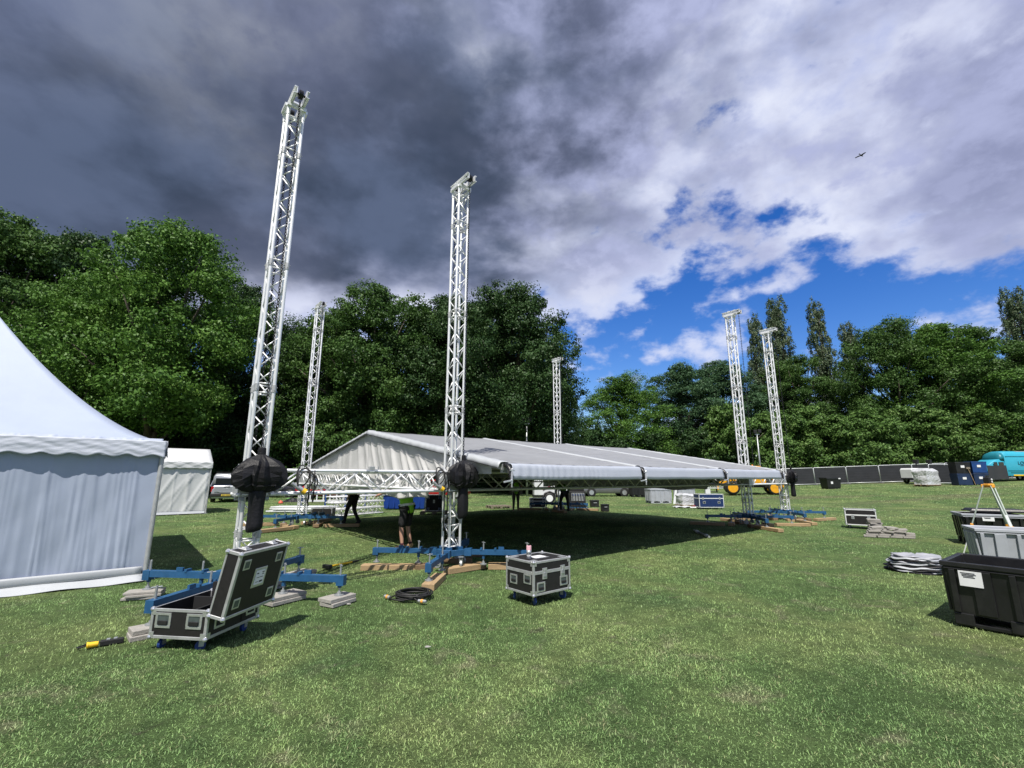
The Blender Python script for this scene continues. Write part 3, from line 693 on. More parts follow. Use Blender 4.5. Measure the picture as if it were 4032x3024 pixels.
def fascia(t0, t1, side, seed):
    prof = [(.0, .0), (.07, -.010), (.105, -.022), (.125, -.045), (.160, -.215), (.162, -.228), (.148, -.285), (.12, -.295), (.08, -.29)]
    def fn(u, v):
        k = v*(len(prof)-1); i = min(int(k), len(prof)-2); f = k-i; a = prof[i][0]*(1-f)+prof[i+1][0]*f; z = prof[i][1]*(1-f)+prof[i+1][1]*f
        t = t0+.07+(t1-t0-.14)*u; sag = math.sin(math.pi*u)*.012
        q = QE-a if not side else 2*QR-QE+a
        w = .007*math.sin(t*38+2*math.sin(t*5))*math.sin(math.pi*min(1, v*1.3))*max(0, 1-(u*1.15)) if seed == 0 else .002*math.sin(t*9)
        return (t, q-(w if not side else -w), ZE+z-sag*(1-v)+.006*math.sin(t*3.3+seed)*v)
    return MB().grid(fn, 150 if seed == 0 else 40, 24)
for k, (a, b) in enumerate(bays):
    for side in (0, 1):
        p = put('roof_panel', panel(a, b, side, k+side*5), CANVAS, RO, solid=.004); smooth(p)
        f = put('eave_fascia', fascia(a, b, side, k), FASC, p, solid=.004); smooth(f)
for i, t in enumerate((T0, TJ[0], TJ[1], T1_)):           # keder rails with their white cover strips
    for side in (0, 1):
        qe = QE if not side else 2*QR-QE
        put('keder_rail', MB().bar((t, QR, ZR-.07), (t, qe, ZE-.07), .10, .10), ALUD, RO)
        def strip(u, v, t=t, qe=qe, i=i):
            wd = .11 if i in (1, 2) else .15; q = QR+(qe-QR)*v; z = ZR+(ZE-ZR)*v+.014
            x = (u-.5)*2*wd; z2 = z-.10*max(0, abs(u-.5)*2-.55)**2*(5 if i in (0, 3) else 1)+.012*math.cos((u-.5)*3.1)
            z2 += .008*math.sin(q*22+math.sin(q*5)*2)*(abs(u-.5)+.2)*(1.6 if i in (0, 3) else .5)
            return (t+x, q, z2)
        c = put('cover_strip', MB().grid(strip, 10, 90), CANVASW, RO, solid=.003); smooth(c)
        s = -1 if not side else 1                          # curved rail end and ratchet clamp at the eave
        mb = MB(); mb.tube([(t, qe, ZE-.03), (t, qe+s*.09, ZE-.05), (t, qe+s*.16, ZE-.12), (t, qe+s*.185, ZE-.22), (t, qe+s*.18, ZE-.30)], .042, 8)
        e = put('rail_end', mb.mesh('rail_end', True), BPLAST, RO)
        put('clamp', MB().bar((t, qe+s*.21, ZE-.10), (t-.02, qe+s*.225, ZE-.36), .035, .03).cyl((t-.02, qe+s*.225, ZE-.36), (t-.02, qe+s*.225, ZE-.42), .014, n=8).bar((t-.05, qe+s*.21, ZE-.13), (t+.05, qe+s*.21, ZE-.13), .025, .02).bar((t-.012, qe+s*.23, ZE-.30), (t-.16, qe+s*.17, ZE-.33), .03, .03), CHROME, e, bevel=.004)
put('ridge_beam', MB().bar((T0, QR, ZR-.08), (T1_, QR, ZR-.08), .12, .12), ALUD, RO)
put('eave_beam', MB().bar((T0, QE+.08, ZE-.12), (T1_, QE+.08, ZE-.12), .08, .10), ALUD, RO)
put('eave_beam', MB().bar((T0, 2*QR-QE-.08, ZE-.12), (T1_, 2*QR-QE-.08, ZE-.12), .08, .10), ALUD, RO)
def roofz(q): return ZR+(ZE-ZR)*min(1.05, abs(q-QR)/(QR-QE))
def gable(t, sgn, seed):
    rg = random.Random(seed)
    fl = [(rg.uniform(-.6, 10.6), rg.uniform(.035, .13), rg.uniform(.02, .07), rg.uniform(-.25, .10)-.28) for _ in range(64)]
    def fn(u, v):
        q = -.9+11.3*u; zt = roofz(q)-.05
        lim = 1.22+.03*math.sin(q*1.7)+.02*math.sin(q*4.1)
        if q < 1.35: lim = 1.22+(1.74-1.22)*min(1, (1.35-q)/.18)
        z = zt+(lim-zt)*v; h = zt-z; d = 0.
        for c, w, amp, sl in fl:                           # creases fan out from the ridge
            s = q-(c+(c-QR)*.10*h*2+sl*h); d += amp*math.exp(-(s/w)**2)*min(1, h*2.2)
        d += .05*math.sin(q*2.2+h*2)*min(1, h)
        return (t-sgn*(.02+d*.62), q, z)
    return MB().grid(fn, 340, 44)
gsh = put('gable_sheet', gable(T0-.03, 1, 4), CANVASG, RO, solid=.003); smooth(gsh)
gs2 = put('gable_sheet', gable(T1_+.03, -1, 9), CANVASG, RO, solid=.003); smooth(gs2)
for t in (T0, T1_):                                       # dark rope line where the sheet is laced under the cover strip
    for side in (0, 1):
        qe = QE if not side else 2*QR-QE
        put('lacing_rope', MB().tube([(t-.165 if t < 1 else t+.165, QR+(qe-QR)*k/8, ZR+(ZE-ZR)*k/8-.085) for k in range(9)], .007, 5), BLACK, RO)
# ================================================================== pagoda marquee
MQ_T, MQ_Q, MQ_S = -4.42, 2.35, 6.0
MQ = thing('pagoda_marquee', 'large white pagoda marquee with swept peaked roof and scalloped valance', 'marquee', S(MQ_T-MQ_S/2, MQ_Q+MQ_S/2), RZ)
HS, EV = MQ_S/2, 2.27
def prf(s): return EV+2.80*s**1.47
def roof_face(k):
    R = Matrix.Rotation(k*math.pi/2, 3, 'Z')
    def fn(u, v):
        s = v; hw = HS*(1-s); x = (u*2-1)*hw; z = prf(s)-.10*(1-abs(u*2-1)**2)*s*(1-s)*2
        return R @ Vector((x, -hw, z))
    return MB().grid(fn, 24, 40)
for k in range(4): smooth(put('roof_face', roof_face(k), MARQ, MQ, solid=.003))
put('peak_cap', MB().cyl((0, 0, prf(1)-.06), (0, 0, prf(1)+.12), .09, .05, n=14), ALUD, MQ)
def valance(k):
    R = Matrix.Rotation(k*math.pi/2, 3, 'Z'); n = 18
    def fn(u, v):
        x = (u*2-1)*(HS+.02); sc = .046*(.5+.5*math.cos(2*math.pi*u*n))
        drop = (.262+sc-.02)*v
        wr = .004*wob(x*2.1, v*5, k)+.004*math.sin(x*5+v*9)*v+.003*math.sin(x*17-v*14)+.0025*math.sin(x*31+v*23)
        return R @ Vector((x, -HS-.035-.025*v+wr, EV+.012-drop))
    return MB().grid(fn, 216, 12)
for k in range(4):
    vv = put('valance', valance(k), M('marquee_valance_pvc', (.46, .49, .55), .5, 0, .06, 1.5, .5, 5, stretch=(.5, .5, 2)), MQ, solid=.003); smooth(vv)
def wall(k):
    R = Matrix.Rotation(k*math.pi/2, 3, 'Z'); rg = random.Random(k+3)
    fl = [(rg.uniform(0, MQ_S)**1., rg.uniform(.012, .045), rg.uniform(.004, .012), rg.uniform(-.10, .04)) for _ in range(60)]
    fl += [(MQ_S-abs(rg.gauss(0, .9)), rg.uniform(.015, .035), rg.uniform(.008, .018), rg.uniform(-.08, .02)) for _ in range(16)]
    def fn(u, v):
        x = MQ_S*u; h = (EV-.05)*(1-v)+.10; d = 0.
        for c, w, amp, sl in fl:
            s = x-(c+sl*(1-v)*1.6); d += amp*math.exp(-(s/w)**2)*(.35+.65*v)
        d += .012*math.sin(x*3.3+v)+.006*wob(x*2, h*2, k); d *= min(1, (1-v)*14)
        return R @ Vector((-HS+.03+x*(MQ_S-.06)/MQ_S, -HS+.05-d, h))
    return MB().grid(fn, 300, 24)
for k in range(4):
    w_ = put('side_wall', wall(k), MARQ, MQ, solid=.003); smooth(w_)
    R = Matrix.Rotation(k*math.pi/2, 3, 'Z')
    def skirt(u, v, R=R):
        x = (u*2-1)*(HS-.02); return R @ Vector((x, -HS+.02-.16*v-.006*math.sin(x*5), .115-.10*v**.6+.008*math.sin(x*7)*v))
    s_ = put('ground_skirt', MB().grid(skirt, 60, 6), CANVASW, w_, solid=.004); smooth(s_)
    def band(u, v, R=R):
        x = (u*2-1)*(HS-.06); return R @ Vector((x, -HS+.005-.012*math.sin(v*3.14)-.003*math.sin(x*6), .11+.12*v))
    b_ = put('hem_band', MB().grid(band, 60, 4), CANVASW, w_, solid=.004); smooth(b_)
    p = R @ Vector((HS-.01, -HS+.02, 0)); put('corner_pole', MB().cyl((p.x, p.y, 0), (p.x, p.y, EV-.02), .035, n=12).box((p.x, p.y, .01), (.14, .14, .012)), ALUD, MQ)
# ================================================================== small white tent
ST = thing('frame_tent', 'small white frame tent with ridge roof standing beyond the marquee', 'tent', S(-3.3, 19.35), RZ)
sx_, sy_, ev, rg_z = 1.5, 1.5, 2.30, 2.95
def tent_roof(side):
    def fn(u, v): x = (u*2-1)*(sx_+.04); return (x, side*(sy_+.04)*v, rg_z+(ev-rg_z)*v-.03*math.sin(math.pi*v)*math.sin(math.pi*u))
    return MB().grid(fn, 16, 10)
for s in (-1, 1):
    smooth(put('roof_face', tent_roof(s), TENT, ST, solid=.003))
    def vf(u, v, s=s): x = (u*2-1)*(sx_+.05); return (x, s*(sy_+.045+.012*wob(x*3, v*3, s)), ev-(.28+.028*abs(math.sin(math.pi*u*9)))*v)
    smooth(put('valance', MB().grid(vf, 108, 8), TENT, ST, solid=.003))
    def ve(u, v, s=s):
        y = (u*2-1)*(sy_+.05); return (s*(sx_+.045+.012*wob(y*3, v*3, s)), y, ev-(.28+.028*abs(math.sin(math.pi*u*9)))*v)
    smooth(put('valance', MB().grid(ve, 108, 8), TENT, ST, solid=.003))
    put('gable_end', MB().prism([(-sy_, ev-.02), (sy_, ev-.02), (0, rg_z-.02)], .004, lambda u, v, w, s=s: (s*(sx_+.02)+w, u, v)), TENT, ST)
def twall(k):
    R = Matrix.Rotation(k*math.pi/2, 3, 'Z'); rg = random.Random(k+31); fl = [(rg.uniform(-1.5, 1.5), rg.uniform(.03, .10), rg.uniform(.01, .04), rg.choice((0, 0, .5, .9))) for _ in range(22)]
    def fn(u, v):
        x = (u*2-1)*(sx_-.02); h = .04+(ev-.08)*(1-v); d = sum(a*math.exp(-((x-c-sl*(h-1.2))/w)**2) for c, w, a, sl in fl)
        return R @ Vector((x, -sy_+.05-d, h))
    return MB().grid(fn, 120, 20)
for k in range(4):
    w_ = put('side_wall', twall(k), TENT, ST, solid=.003); smooth(w_)
    R = Matrix.Rotation(k*math.pi/2, 3, 'Z')
    put('hem_band', MB().grid(lambda u, v, R=R: R @ Vector(((u*2-1)*(sx_-.05), -sy_-.02-.05*v, .12-.10*v)), 20, 3), CANVASW, w_, solid=.004)
    p = R @ Vector((sx_, -sy_, 0)); put('corner_pole', MB().cyl((p.x, p.y, 0), (p.x, p.y, ev), .03, n=10).box((p.x, p.y, .01), (.14, .14, .012)), ALUD, ST)
# ================================================================== flight cases
FACE = {'front': (Vector((1, 0, 0)), Vector((0, -1, 0))), 'right': (Vector((0, 1, 0)), Vector((1, 0, 0))), 'left': (Vector((0, -1, 0)), Vector((-1, 0, 0))), 'back': (Vector((-1, 0, 0)), Vector((0, 1, 0)))}
UPZ = Vector((0, 0, 1))
BLUEW = M('blue_caster_rubber', (.010, .035, .16), .5)
RECESS = M('recess_dish', (.10, .125, .125), .35, .4, .2, 20)
def on_face(mb, face, w, d, u, z, out, size):              # a box (along face, out, up) sitting on a side face
    x, nrm = FACE[face]; half = d/2 if face in ('front', 'back') else w/2
    mb.box(x*u+nrm*(half+out)+UPZ*z, size, Matrix((x, nrm, UPZ)).transposed()); return mb
def case_handle(par, w, d, face, u, z, s=1.):
    mb = MB()
    for a, b, sx, sz in ((0, .052, .15, .022), (0, -.052, .15, .022), (.066, 0, .022, .084), (-.066, 0, .022, .084)): on_face(mb, face, w, d, u+a*s, z+b*s, .004, (sx*s, .008, sz*s))
    h = put('handle_dish', mb, CHROME, par, bevel=.002)
    put('recess', on_face(MB(), face, w, d, u, z, .001, (.112*s, .004, .082*s)), RECESS, h)
    put('grip', on_face(MB(), face, w, d, u, z-.018*s, .010, (.09*s, .012, .034*s)), BLACK, h, bevel=.004)
def case_latch(par, w, d, face, u, z):
    h = put('latch', on_face(MB(), face, w, d, u, z, .004, (.085, .010, .145)), CHROME, par, bevel=.003)
    put('latch_wing', on_face(on_face(MB(), face, w, d, u, z-.012, .012, (.05, .012, .055)), face, w, d, u, z+.03, .013, (.012, .014, .05)), GALV, h, bevel=.003)
def trim_box(par, w, d, z0, z1, ang=.030, corners=True, seam=None, mat=TRIM, open_top=False):
    e = .004
    for s in (-1, 1):
        for q in (-1, 1): put('edge_trim', MB().box((s*(w/2-ang/2+e), q*(d/2-ang/2+e), (z0+z1)/2), (ang, ang, z1-z0)), mat, par, bevel=.003, seg=1)
        for z in (z0, z1):
            dz = ang/2-e if z == z0 else -ang/2+e
            if open_top and z == z1: an = .012
            else: an = ang
            put('edge_trim', MB().box((0, s*(d/2-an/2+e+.001), z+dz), (w-2*ang, an, ang)), mat, par, bevel=.003, seg=1)
            put('edge_trim', MB().box((s*(w/2-an/2+e+.001), 0, z+dz), (an, d-2*ang, ang)), mat, par, bevel=.003, seg=1)
    if corners:
        for s in (-1, 1):
            for q in (-1, 1):
                for z in (z0, z1):
                    k = 1 if z == z0 else -1
                    c = (s*(w/2-.006), q*(d/2-.006), z+k*.006); mb = MB(); R3 = .024
                    mb.loft([[(c[0]+R3*math.sin(p)*math.cos(t), c[1]+R3*math.sin(p)*math.sin(t), c[2]+R3*math.cos(p)) for t in [6.283*i/10 for i in range(10)]] for p in (.25, .8, 1.57, 2.3, 2.9)])
                    for a, b in ((1, 0), (0, 1)): mb.box((s*(w/2-.03*a), q*(d/2-.03*b), z+k*.033), (.05 if a else .012, .05 if b else .012, .05))
                    put('ball_corner', mb.mesh('ball_corner'), CHROME, par)
    if seam:
        for s in (-1, 1):
            put('seam_trim', MB().box((0, s*(d/2+.002), seam), (w-.05, .008, .042)), mat, par, bevel=.002, seg=1); put('seam_trim', MB().box((s*(w/2+.002), 0, seam), (.008, d-.05, .042)), mat, par, bevel=.002, seg=1)
def case_casters(par, w, d, z0, wheel=BLUEW):
    r = (z0-.03)/2*1.05
    for s in (-1, 1):
        for q in (-1, 1):
            x, y = s*(w/2-.09), q*(d/2-.09); rot = random.uniform(-1.2, 1.2)
            f = put('caster', MB().box((0, 0, z0-.008), (.09, .075, .012)).box((.019, -.01, z0-.045), (.005, .045, .07)).box((-.019, -.01, z0-.045), (.005, .045, .07)), GALV, par, loc=(x, y, 0), rot=(0, 0, rot))
            put('wheel', MB().cyl((-.015, -.02, r), (.015, -.02, r), r, n=18), wheel, f, bevel=.004)
def flight_case(label, loc, rz, w, d, h, z0=.13, panel=BLACKP, seam=None, handles=(), latches=(), group='flight cases', trim=TRIM, wheels=True):
    o = thing('flight_case', label, 'flight case', loc, rz, group)
    put('panel_box', MB().box((0, 0, z0+h/2), (w, d, h)), panel, o)
    trim_box(o, w, d, z0, z0+h, seam=seam, mat=trim)
    for f, u, z in handles: case_handle(o, w, d, f, u, z0+z)
    for f, u, z in latches: case_latch(o, w, d, f, u, z0+z)
    if wheels: case_casters(o, w, d, z0)
    return o
# ---- closed case behind which the second tower stands
c2 = S(-.15, -2.56)
FC = flight_case('closed black flight case with silver edges and a spray can on its lid', c2, RZ, .71, .58, .43, .13, seam=.13+.285,
    handles=(('left', .17, .20), ('left', -.12, .16), ('front', -.22, .10), ('front', .22, .13)), latches=(('front', -.15, .265), ('front', .20, .265)))
mb = MB().box((-.02, -.02, .13+.43+.004), (.26, .20, .004)); put('lid_dish', mb, CHROME, FC); put('lid_label', MB().box((-.02, -.02, .13+.43+.008), (.20, .14, .003)), PAPER, FC)
for x, y in ((-.27, .2), (.27, .2), (.27, -.2), (-.27, -.2)): put('castor_cup', MB().box((x, y, .13+.43+.003), (.09, .08, .004)), GALV, FC)
can = thing('spray_can', 'pink and white line-marking spray can standing on the closed flight case', 'spray can', S(-.38, -2.62, .565), RZ)
PINK = M('pink_plastic', (.75, .42, .48), .4)
put('can_body', smooth_mb(MB().cyl((0, 0, 0), (0, 0, .10), .033, n=18)), M('tin_white', (.7, .7, .72), .3, .3), can)
put('paint_band', smooth_mb(MB().cyl((0, 0, .06), (0, 0, .115), .0345, n=18)), GALV, can); put('cap', MB().cyl((0, 0, .115), (0, 0, .175), .036, .034, n=18), PINK, can, bevel=.004); put('nozzle', MB().cyl((0, 0, .175), (0, 0, .187), .012, n=10), BLACK, can)

# ---- the open case
OC = thing('flight_case', 'open black flight case with its lid standing up, empty inside', 'flight case', (-3.245, 5.31, 0), -.13, 'flight cases')
w, d, h, z0 = .62, .78, .27, .12
mb = MB(); tk = .012
put('wall_panel', MB().box((0, -d/2+tk/2, z0+h/2), (w, tk, h)), BLACKP, OC); put('wall_panel', MB().box((0, d/2-tk/2, z0+h/2), (w, tk, h)), BLACKP, OC)
put('wall_panel', MB().box((-w/2+tk/2, 0, z0+h/2), (tk, d-2*tk, h)), BLACKP, OC); put('wall_panel', MB().box((w/2-tk/2, 0, z0+h/2), (tk, d-2*tk, h)), BLACKP, OC)
put('floor_panel', MB().box((0, 0, z0+.008), (w-2*tk, d-2*tk, .016)), BLACKP, OC)
trim_box(OC, w, d, z0, z0+h, open_top=True)
FOAM = M('black_foam', (.008, .008, .009), .95, 0, .2, 30)
put('foam_divider', MB().box((.02, .10, z0+.15), (w-.04, .025, .24)), FOAM, OC); put('foam_divider', MB().box((.06, -.12, z0+.13), (.025, .42, .22)), FOAM, OC); put('foam_back', MB().box((.05, .26, z0+.22), (w-.14, .03, .34)), FOAM, OC)
for u in (-.17, .17): case_handle(OC, w, d, 'front', u, z0+.165, 1.12)
for u in (-.22, .24): case_handle(OC, w, d, 'right', u, z0+.13, .95)
case_casters(OC, w, d, z0)
LD = thing('lid', 'x', 'x'); LD.parent = OC
for k in ('label', 'category'): del LD[k]
bpy.data.objects.remove(LD)
lw, lh, lt = d, .64, .17                                   # lid: long side, standing height, depth
LM = Matrix.Translation((w/2-.005, 0, z0+h-.055)) @ Matrix.Rotation(.20, 4, 'Y')
def lidpart(name, mb, mat, par, bevel=0):
    me = mb.mesh(name) if isinstance(mb, MB) else mb; me.transform(LM); o = put(name, me, mat, par, bevel=bevel, seg=1); return o
lid = lidpart('lid', MB().box((lt-.006, 0, lh/2), (.012, lw, lh)).box((lt/2, -lw/2+.006, lh/2), (lt-.024, .012, lh)).box((lt/2, lw/2-.006, lh/2), (lt-.024, .012, lh)).box((lt/2, 0, lh-.006), (lt-.024, lw-.024, .012)).box((lt/2, 0, .006), (lt-.024, lw-.024, .012)), BLACKP, OC)
ag = .032
for s in (-1, 1):
    for x in (ag/2-.004, lt-ag/2+.004): lidpart('edge_trim', MB().box((x, s*(lw/2-ag/2+.004), lh/2), (ag if x > .05 else .02, ag, lh)), TRIM, lid, .003)
    lidpart('edge_trim', MB().box((lt/2, s*(lw/2-ag/2+.005), lh-ag/2+.005), (lt-.04, ag, ag)), TRIM, lid, .003); lidpart('edge_trim', MB().box((lt/2, s*(lw/2-ag/2+.005), ag/2-.005), (lt-.04, ag, ag)), TRIM, lid, .003)
for z in (ag/2-.004, lh-ag/2+.004):
    for x in (ag/2-.004, lt-ag/2+.004): lidpart('edge_trim', MB().box((x, 0, z), (ag if x > .05 else .02, lw-2*ag, ag)), TRIM, lid, .003)
for s in (-1, 1):
    for z in (.01, lh-.01):
        for x in (.012, lt-.004):
            mb = MB(); c = (x, s*(lw/2-.004), z); mb.loft([[(c[0]+.026*math.sin(p)*math.cos(t), c[1]+.026*math.sin(p)*math.sin(t), c[2]+.026*math.cos(p)) for t in [6.283*i/10 for i in range(10)]] for p in (.25, .8, 1.57, 2.3, 2.9)])
            lidpart('ball_corner', mb, CHROME, lid)
    lidpart('latch', MB().box((lt*.42, s*.22, lh+.004), (.10, .09, .012)).box((lt*.42, s*.22, lh+.014), (.055, .05, .012)), CHROME, lid, .003)
    for z in (.13, lh-.13):
        lidpart('castor_cup', MB().box((lt+.003, s*(lw/2-.13), z), (.006, .10, .10)), CHROME, lid, .002); lidpart('cup_recess', MB().box((lt+.0065, s*(lw/2-.13), z), (.003, .066, .066)), RECESS, lid)
lidpart('label_dish', MB().box((lt+.003, 0, .34), (.006, .20, .20)), CHROME, lid, .002)
lab = lidpart('label_sheet', MB().box((lt+.008, 0, .34), (.003, .145, .145)), PAPER, lid)
for k, (y, z, sy, sz) in enumerate(((-.045, .045, .03, .012), (.04, .05, .035, .010), (.04, .03, .025, .010), (0, .0, .10, .006), (-.03, -.045, .04, .006), (.03, -.045, .05, .018))): lidpart('print_mark', MB().box((lt+.0102, y, .34+z), (.001, sy, sz)), INK, lab)

# ================================================================== packing under the screw jacks
def slab_stack(t, q, n, th, rz, label, size=.42):
    for k in range(n):
        p = S(t+random.uniform(-.03, .03), q+random.uniform(-.03, .03), .1-th*(n-k)+.0); 
        o = put('concrete_slab', MB().box((0, 0, th/2), (size+random.uniform(-.02, .02), size*.62+random.uniform(-.02, .02), th-.002)), SLAB, None, loc=p, rot=(0, 0, RZ+rz+random.uniform(-.08, .08)), bevel=.006)
        tag(o, label[k] if isinstance(label, (list, tuple)) else label, 'paving slab', 'concrete slabs under the first tower'); o['kind'] = 'thing'
slab_stack(-W1-1.03, 1.0, 3, .034, -.35, ('bottom concrete slab of the three stacked beside the marquee corner', 'middle concrete slab of the three stacked beside the marquee corner', 'top concrete slab of the three stacked beside the marquee corner'))
slab_stack(-W1+1.0, -1.03, 2, .05, .35, ('lower concrete slab of the pair under the arm right of the open case', 'upper concrete slab of the pair under the arm right of the open case'))
slab_stack(-W1-1.0, -1.03, 2, .05, .1, ('lower pale slab half hidden behind the open flight case', 'upper pale slab half hidden behind the open flight case'), .40)
slab_stack(-W1+1.03, 1.0, 2, .05, .6, ('lower slab under the arm pointing toward the roof gable', 'upper slab under the arm pointing toward the roof gable'), .5)
slab_stack(-W1+.43, -.44, 2, .05, .3, ('lower slab under the inner jack behind the raised lid', 'upper slab under the inner jack behind the raised lid'), .5)
slab_stack(-W1-.44, .43, 2, .05, .5, ('lower slab under the inner jack on the marquee side', 'upper slab under the inner jack on the marquee side'))
slab_stack(-W1+.43, .44, 2, .05, .2, ('lower slab under the inner jack on the gable side', 'upper slab under the inner jack on the gable side'))
slab_stack(-W1-.43, -.44, 2, .05, .2, ('lower slab under the inner jack nearest the open case body', 'upper slab under the inner jack nearest the open case body'))
def baulk(a, b, label, wd=.20, hh=.1, mat=TIMBER, ext=0.):
    a, b = Vector(a), Vector(b); dd = (b-a); l = dd.length+ext
    o = put('timber_baulk', MB().box((0, 0, hh/2-.005), (l, wd, hh)), mat, None, loc=((a.x+b.x)/2, (a.y+b.y)/2, 0), rot=(0, 0, math.atan2(dd.y, dd.x)), bevel=.008)
    return tag(o, label, 'timber', 'timber baulks under the tower bases')
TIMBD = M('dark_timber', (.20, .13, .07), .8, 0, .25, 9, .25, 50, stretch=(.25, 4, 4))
def pxs(a, b, c, d_, off=.10):
    p, q = G(a, b), G(c, d_); n = Vector((-(q-p).y, (q-p).x, 0)).normalized(); n = n if n.y > 0 else -n
    return p+n*off, q+n*off
baulk(*pxs(1418, 2247, 1632, 2247), 'sawn timber baulk with stripes of truss shadow beside the second tower')
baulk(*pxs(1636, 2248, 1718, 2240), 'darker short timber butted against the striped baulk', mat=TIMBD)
p0 = S(-1.0, -1.03); u_ = (S(0, 0)-p0).normalized(); baulk(p0-u_*.22, p0+u_*.62, 'clean timber baulk pointing at the cable coil')
baulk(*pxs(1768, 2262, 1916, 2238), 'long timber baulk under the base arms left of the closed case', .2)
baulk(*pxs(1922, 2243, 2080, 2243), 'timber baulk half hidden behind the closed flight case')
for i, (T_, nm, lo, n_) in enumerate(((Vector((0, DT, 0)), 'gable-side tower', 0, 4), (Vector((LT, 0, 0)), 'shaded tower under the eave', 1, 4), (Vector((LT+W2, 0, 0)), 'outermost tower', 2, 4), (Vector((LT, DT, 0)), 'rear tower behind the ridge', 3, 4))):
    for k in range(n_):
        a = math.pi/4+math.pi/2*k; c = S(T_.x+1.44*math.cos(a), T_.y+1.44*math.sin(a)); ang = RZ+a+(.0, .5, -.4, .25)[(k+lo) % 4]
        dv = Vector((math.cos(ang), math.sin(ang), 0)); wh = ('arm toward the first tower', 'arm toward the trees', 'arm toward the marquee', 'arm toward the open field')[k]
        baulk(c-dv*.55, c+dv*.6, f'timber under the {nm}, {wh}')
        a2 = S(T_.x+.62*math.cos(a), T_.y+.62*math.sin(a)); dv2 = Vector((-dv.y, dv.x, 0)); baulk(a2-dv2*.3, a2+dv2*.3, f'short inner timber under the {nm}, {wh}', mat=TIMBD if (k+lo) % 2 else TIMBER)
for k in (1,):
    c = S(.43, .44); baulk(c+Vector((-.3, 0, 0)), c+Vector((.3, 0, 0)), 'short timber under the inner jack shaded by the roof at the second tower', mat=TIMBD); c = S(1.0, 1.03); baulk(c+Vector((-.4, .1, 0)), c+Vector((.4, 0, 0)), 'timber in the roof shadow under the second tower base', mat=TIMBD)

# ================================================================== small things on the grass
def coil(loc, rad, label):
    o = thing('cable_coil', label, 'cable', loc, 0); rg = random.Random(5); pts = []
    for i in range(7*26):
        t = i/26*2*math.pi; k = i/26; r = rad*(1-.08*math.sin(k*2.3)-.05*rg.random()*0+.05*math.sin(t*.43)); pts.append((r*math.cos(t)*1.02+.015*math.sin(k*3), r*math.sin(t)+.015*math.cos(k*2), .018+.010*k+.006*math.sin(t*2+k)))
    pts += [(rad*1.0, -.16, .07), (rad*.5, -rad*.92, .09), (.05, -rad*1.08, .05), (rad*.55, -rad*1.25, .02)]
    put('cable', MB().tube(pts, .012, 7).mesh('cable', True), BLACK, o)
    put('loose_tail', MB().tube([(-rad*.9, .05, .05), (-rad*1.15, -.03, .03), (-rad*1.35, -.13, .02), (-rad*1.0, -.22, .02), (-rad*.3, -.26, .02)], .010, 6).mesh('tail', True), BLACK, o)
    for p, q in (((rad*.55, -rad*1.25, .025), (rad*1.05, -rad*1.42, .025)), ((-rad*1.33, -.12, .025), (-rad*1.72, -.06, .03))):
        c = put('connector', MB().cyl(p, q, .022, n=12), GALV, o); m_ = Vector(p).lerp(Vector(q), .35); m2 = Vector(p).lerp(Vector(q), .62); put('colour_band', MB().cyl(m_, m2, .026, n=12), M('orange_band', (.75, .33, .06), .5), c)
    return o
coil(G(1628, 2352), .23, 'black cable coil with orange-banded connectors lying on the grass')
a, b = G(1288, 2240), G(1410, 2212); o = thing('sledgehammer', 'sledgehammer with yellow handle lying on the grass between the two towers', 'hammer', a, math.atan2((b-a).y, (b-a).x))
l_ = (b-a).length; put('handle', MB().cyl((.05, 0, .035), (l_*.80, 0, .022), .018, n=10), YELP, o); put('grip', MB().cyl((l_*.78, 0, .022), (l_, 0, .022), .021, n=10), BLACK, o); put('head', MB().box((.0, 0, .04), (.07, .20, .07)), M('hammer_steel', (.03, .03, .03), .5, .4), o, bevel=.012)
o = thing('power_connector', 'black cable socket with bright yellow plug on the grass left of the open case', 'connector', G(408, 2542), .62); PCO = o
put('socket_box', MB().box((.10, 0, .045), (.30, .09, .08)), BLACK, o, bevel=.012); put('socket_lid', MB().box((.14, 0, .092), (.05, .07, .015)).box((.05, 0, .092), (.05, .07, .015)), GALV, o, bevel=.004)
put('plug', MB().cyl((-.20, -.02, .045), (-.07, -.01, .045), .045, .040, n=16), YELP, o, bevel=.004); put('plug_ring', MB().cyl((-.215, -.021, .045), (-.19, -.019, .045), .05, n=16), YELP, o)
PCO.scale = (.62, .62, .62)
put('cable', MB().tube([(-.2, -.02, .045), (-.30, -.03, .03), (-.34, .08, .012), (-.22, .20, .012), (-.02, .22, .012), (.2, .12, .03), (.25, .03, .045)], .011, 6).mesh('cable', True), BLACK, o)
a, b = G(2733, 2092), G(2793, 2119); o = thing('steel_tube', 'short grey steel prop tube lying in the roof shadow', 'tube', a, math.atan2((b-a).y, (b-a).x)); l_ = (b-a).length
put('tube', MB().cyl((0, 0, .035), (l_, 0, .035), .03, n=10), GALV, o); put('collar', MB().cyl((l_*.18, 0, .035), (l_*.30, 0, .035), .045, n=10).cyl((l_*.8, 0, .035), (l_*.9, 0, .035), .045, n=10), ALU, o)
for k, (x, y, lb) in enumerate(((670, 2325, 'small yellow leaf on the grass in front of the marquee'), )):
    pass
CHIP = M('stone_chip', (.28, .27, .25), .8, 0, .1, 20)
